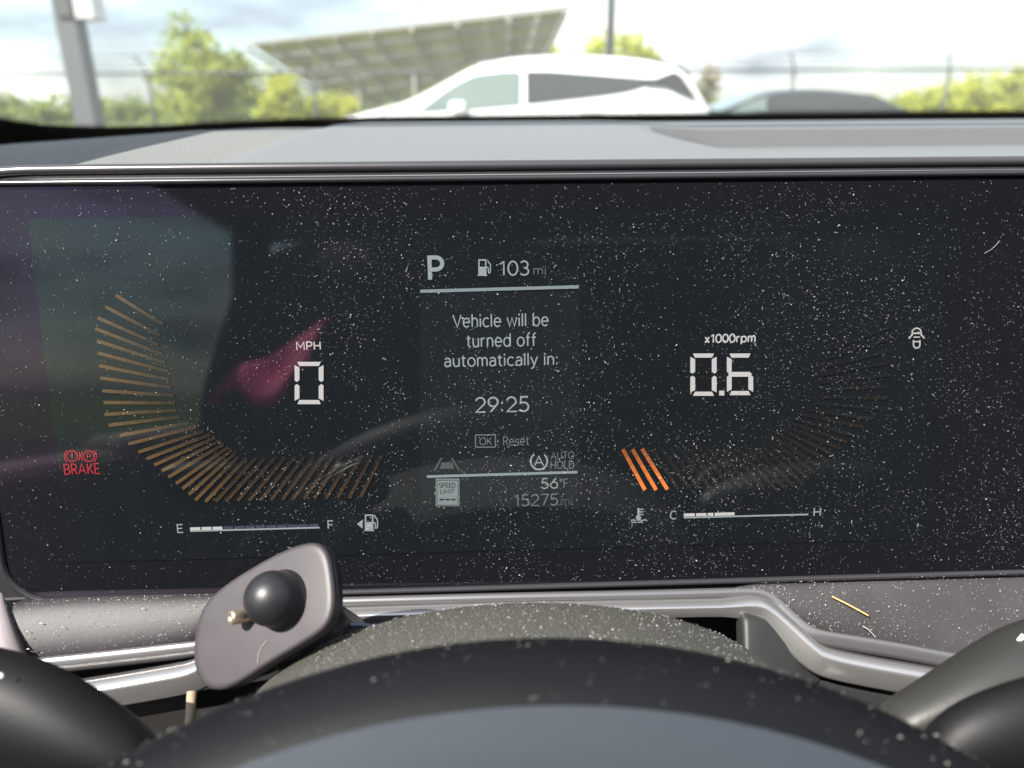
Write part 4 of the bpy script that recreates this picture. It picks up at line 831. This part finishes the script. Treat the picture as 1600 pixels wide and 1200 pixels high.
dust('rim_dust', 'blurred pale dust specks on the dark top of the steering wheel', 600, on_rim, (XW, axn, wup), .00008, .6, 14, .0004, material=mat('dim_dust', (.17, .17, .155), .8))

# ---- the cabin behind the lens, which the glass reflects and which shades the dash
cab = empty('car_cabin', 'dark cabin of the car around the camera: roof frame, doors and pillars', 'car cabin', (0, 0, 0))
rz = 1.53
m_ = MB(); m_.box(-.74, -.585, -1.9, .27, rz, rz + .05); m_.box(1.05, 1.25, -1.9, .27, rz, rz + .05); m_.box(-.70, 1.25, .285, .32, 1.445, 1.475); m_.box(-.583, 1.048, -1.9, -.75, rz, rz + .05)
mods(m_.build('roof_frame', mat('headliner', (.30, .28, .27), .9), cab), bevel=.01)
for sx_, nm in ((-.62, 'door'), (1.15, 'door')):
    m_ = MB(); sill = .98 if sx_ < 0 else 1.12; m_.box(sx_ - .05, sx_ + .05, -.75, .75, .35, sill); d = mods(m_.build(nm, mat('door_trim', (.55, .42, .42), .6), cab), bevel=.03)
    m_ = MB(); m_.box(sx_ - .04, sx_ + .03, -1.62, -1.5, 1.14, rz); m_.build('door_pillar', M_CABIN, d)
    mesh('window', [(sx_, -1.5, sill - .02), (sx_, .30, sill - .02), (sx_, .22, rz - .02), (sx_, -1.5, rz - .02)], [(0, 1, 2, 3)], MATS.setdefault('tinted_window', None) or MATS.__setitem__('tinted_window', glass_mat('tinted_window', (.62, .66, .64))) or MATS['tinted_window'], d, False)
    m_ = MB(); m_.box(sx_ - .05, sx_ + .05, -1.9, -.76, .35, sill + .02); mods(m_.build('rear_door', MATS['door_trim'], cab), bevel=.03)
m_ = MB(); m_.box(1.1, 1.2, -1.9, -.55, 1.14, rz); m_.build('reflection_blocker', M_CABIN, cab)  # solid panel added to keep the passenger window out of the display's reflection
m_ = MB(); m_.box(-.55, 1.2, -1.95, -1.9, .3, rz); m_.build('rear_panel', M_CABIN, cab)
m_ = MB(); m_.box(-.55, 1.2, -1.9, .75, .28, .32); m_.build('cabin_floor', M_CABIN, cab)
for xx in (0, .72):
    s_ = bpy.data.objects.new('seat', None); COL.objects.link(s_); s_.location = (xx - .10, -.46, 0); s_.parent = cab
    prf = [(.24, .55), (.29, .75), (.30, .95), (.29, 1.08), (.26, 1.2), (.2, 1.27), (.1, 1.29)]
    rings = [[Vector((a_ * w_, b_ * t_ - (z - .55) * .22, z)) for a_, b_ in ell(1, 1, 20)] for (w_, z), t_ in zip(prf, (.09, .10, .10, .09, .08, .06, .03))]
    vs, fs = loft(rings); mesh('backrest', vs, fs, mat('seat_fabric', (.03, .028, .03), .85), s_)
    rings = [[Vector((a_ * w_, b_ * .055 - .17, z)) for a_, b_ in ell(1, 1, 18)] for w_, z in ((.1, 1.3), (.13, 1.33), (.135, 1.42), (.12, 1.48), (.06, 1.5))]
    vs, fs = loft(rings); mesh('headrest', vs, fs, MATS['seat_fabric'], s_)
    m_ = MB(); m_.box(-.26, .26, -.02, .48, .45, .60); mods(m_.build('seat_cushion', MATS['seat_fabric'], s_), bevel=.05)

rng = random.Random(3); vs = []  # unseen cloth, added and shaped to give the display its pink reflection
for j in range(13):
    for i in range(17):
        u, v = i / 16, j / 12
        u = (1 - v) * .42 + v * .92 + u * (.45 * (1 - v) + .08); x = -.35 + .148 * u; y = -.30 - .22 * v + .012 * math.sin(u * 9 + v * 3); z = 1.062 + .080 * v + .022 * u * v + .010 * math.sin(u * 13 + 1.5 * v) + .006 * math.sin(v * 11)
        vs.append((x, y, z))
jk = mesh('reflection_cloth', vs, [(j * 17 + i, j * 17 + i + 1, (j + 1) * 17 + i + 1, (j + 1) * 17 + i) for j in range(12) for i in range(16)], mat('pink_cloth', (.80, .05, .26), .8))
sd_ = jk.modifiers.new('thick', 'SOLIDIFY'); sd_.thickness = .006; tag(jk, 'added pink cloth in place of the driver sleeve, put there for its reflection in the display', 'reflection_cloth')
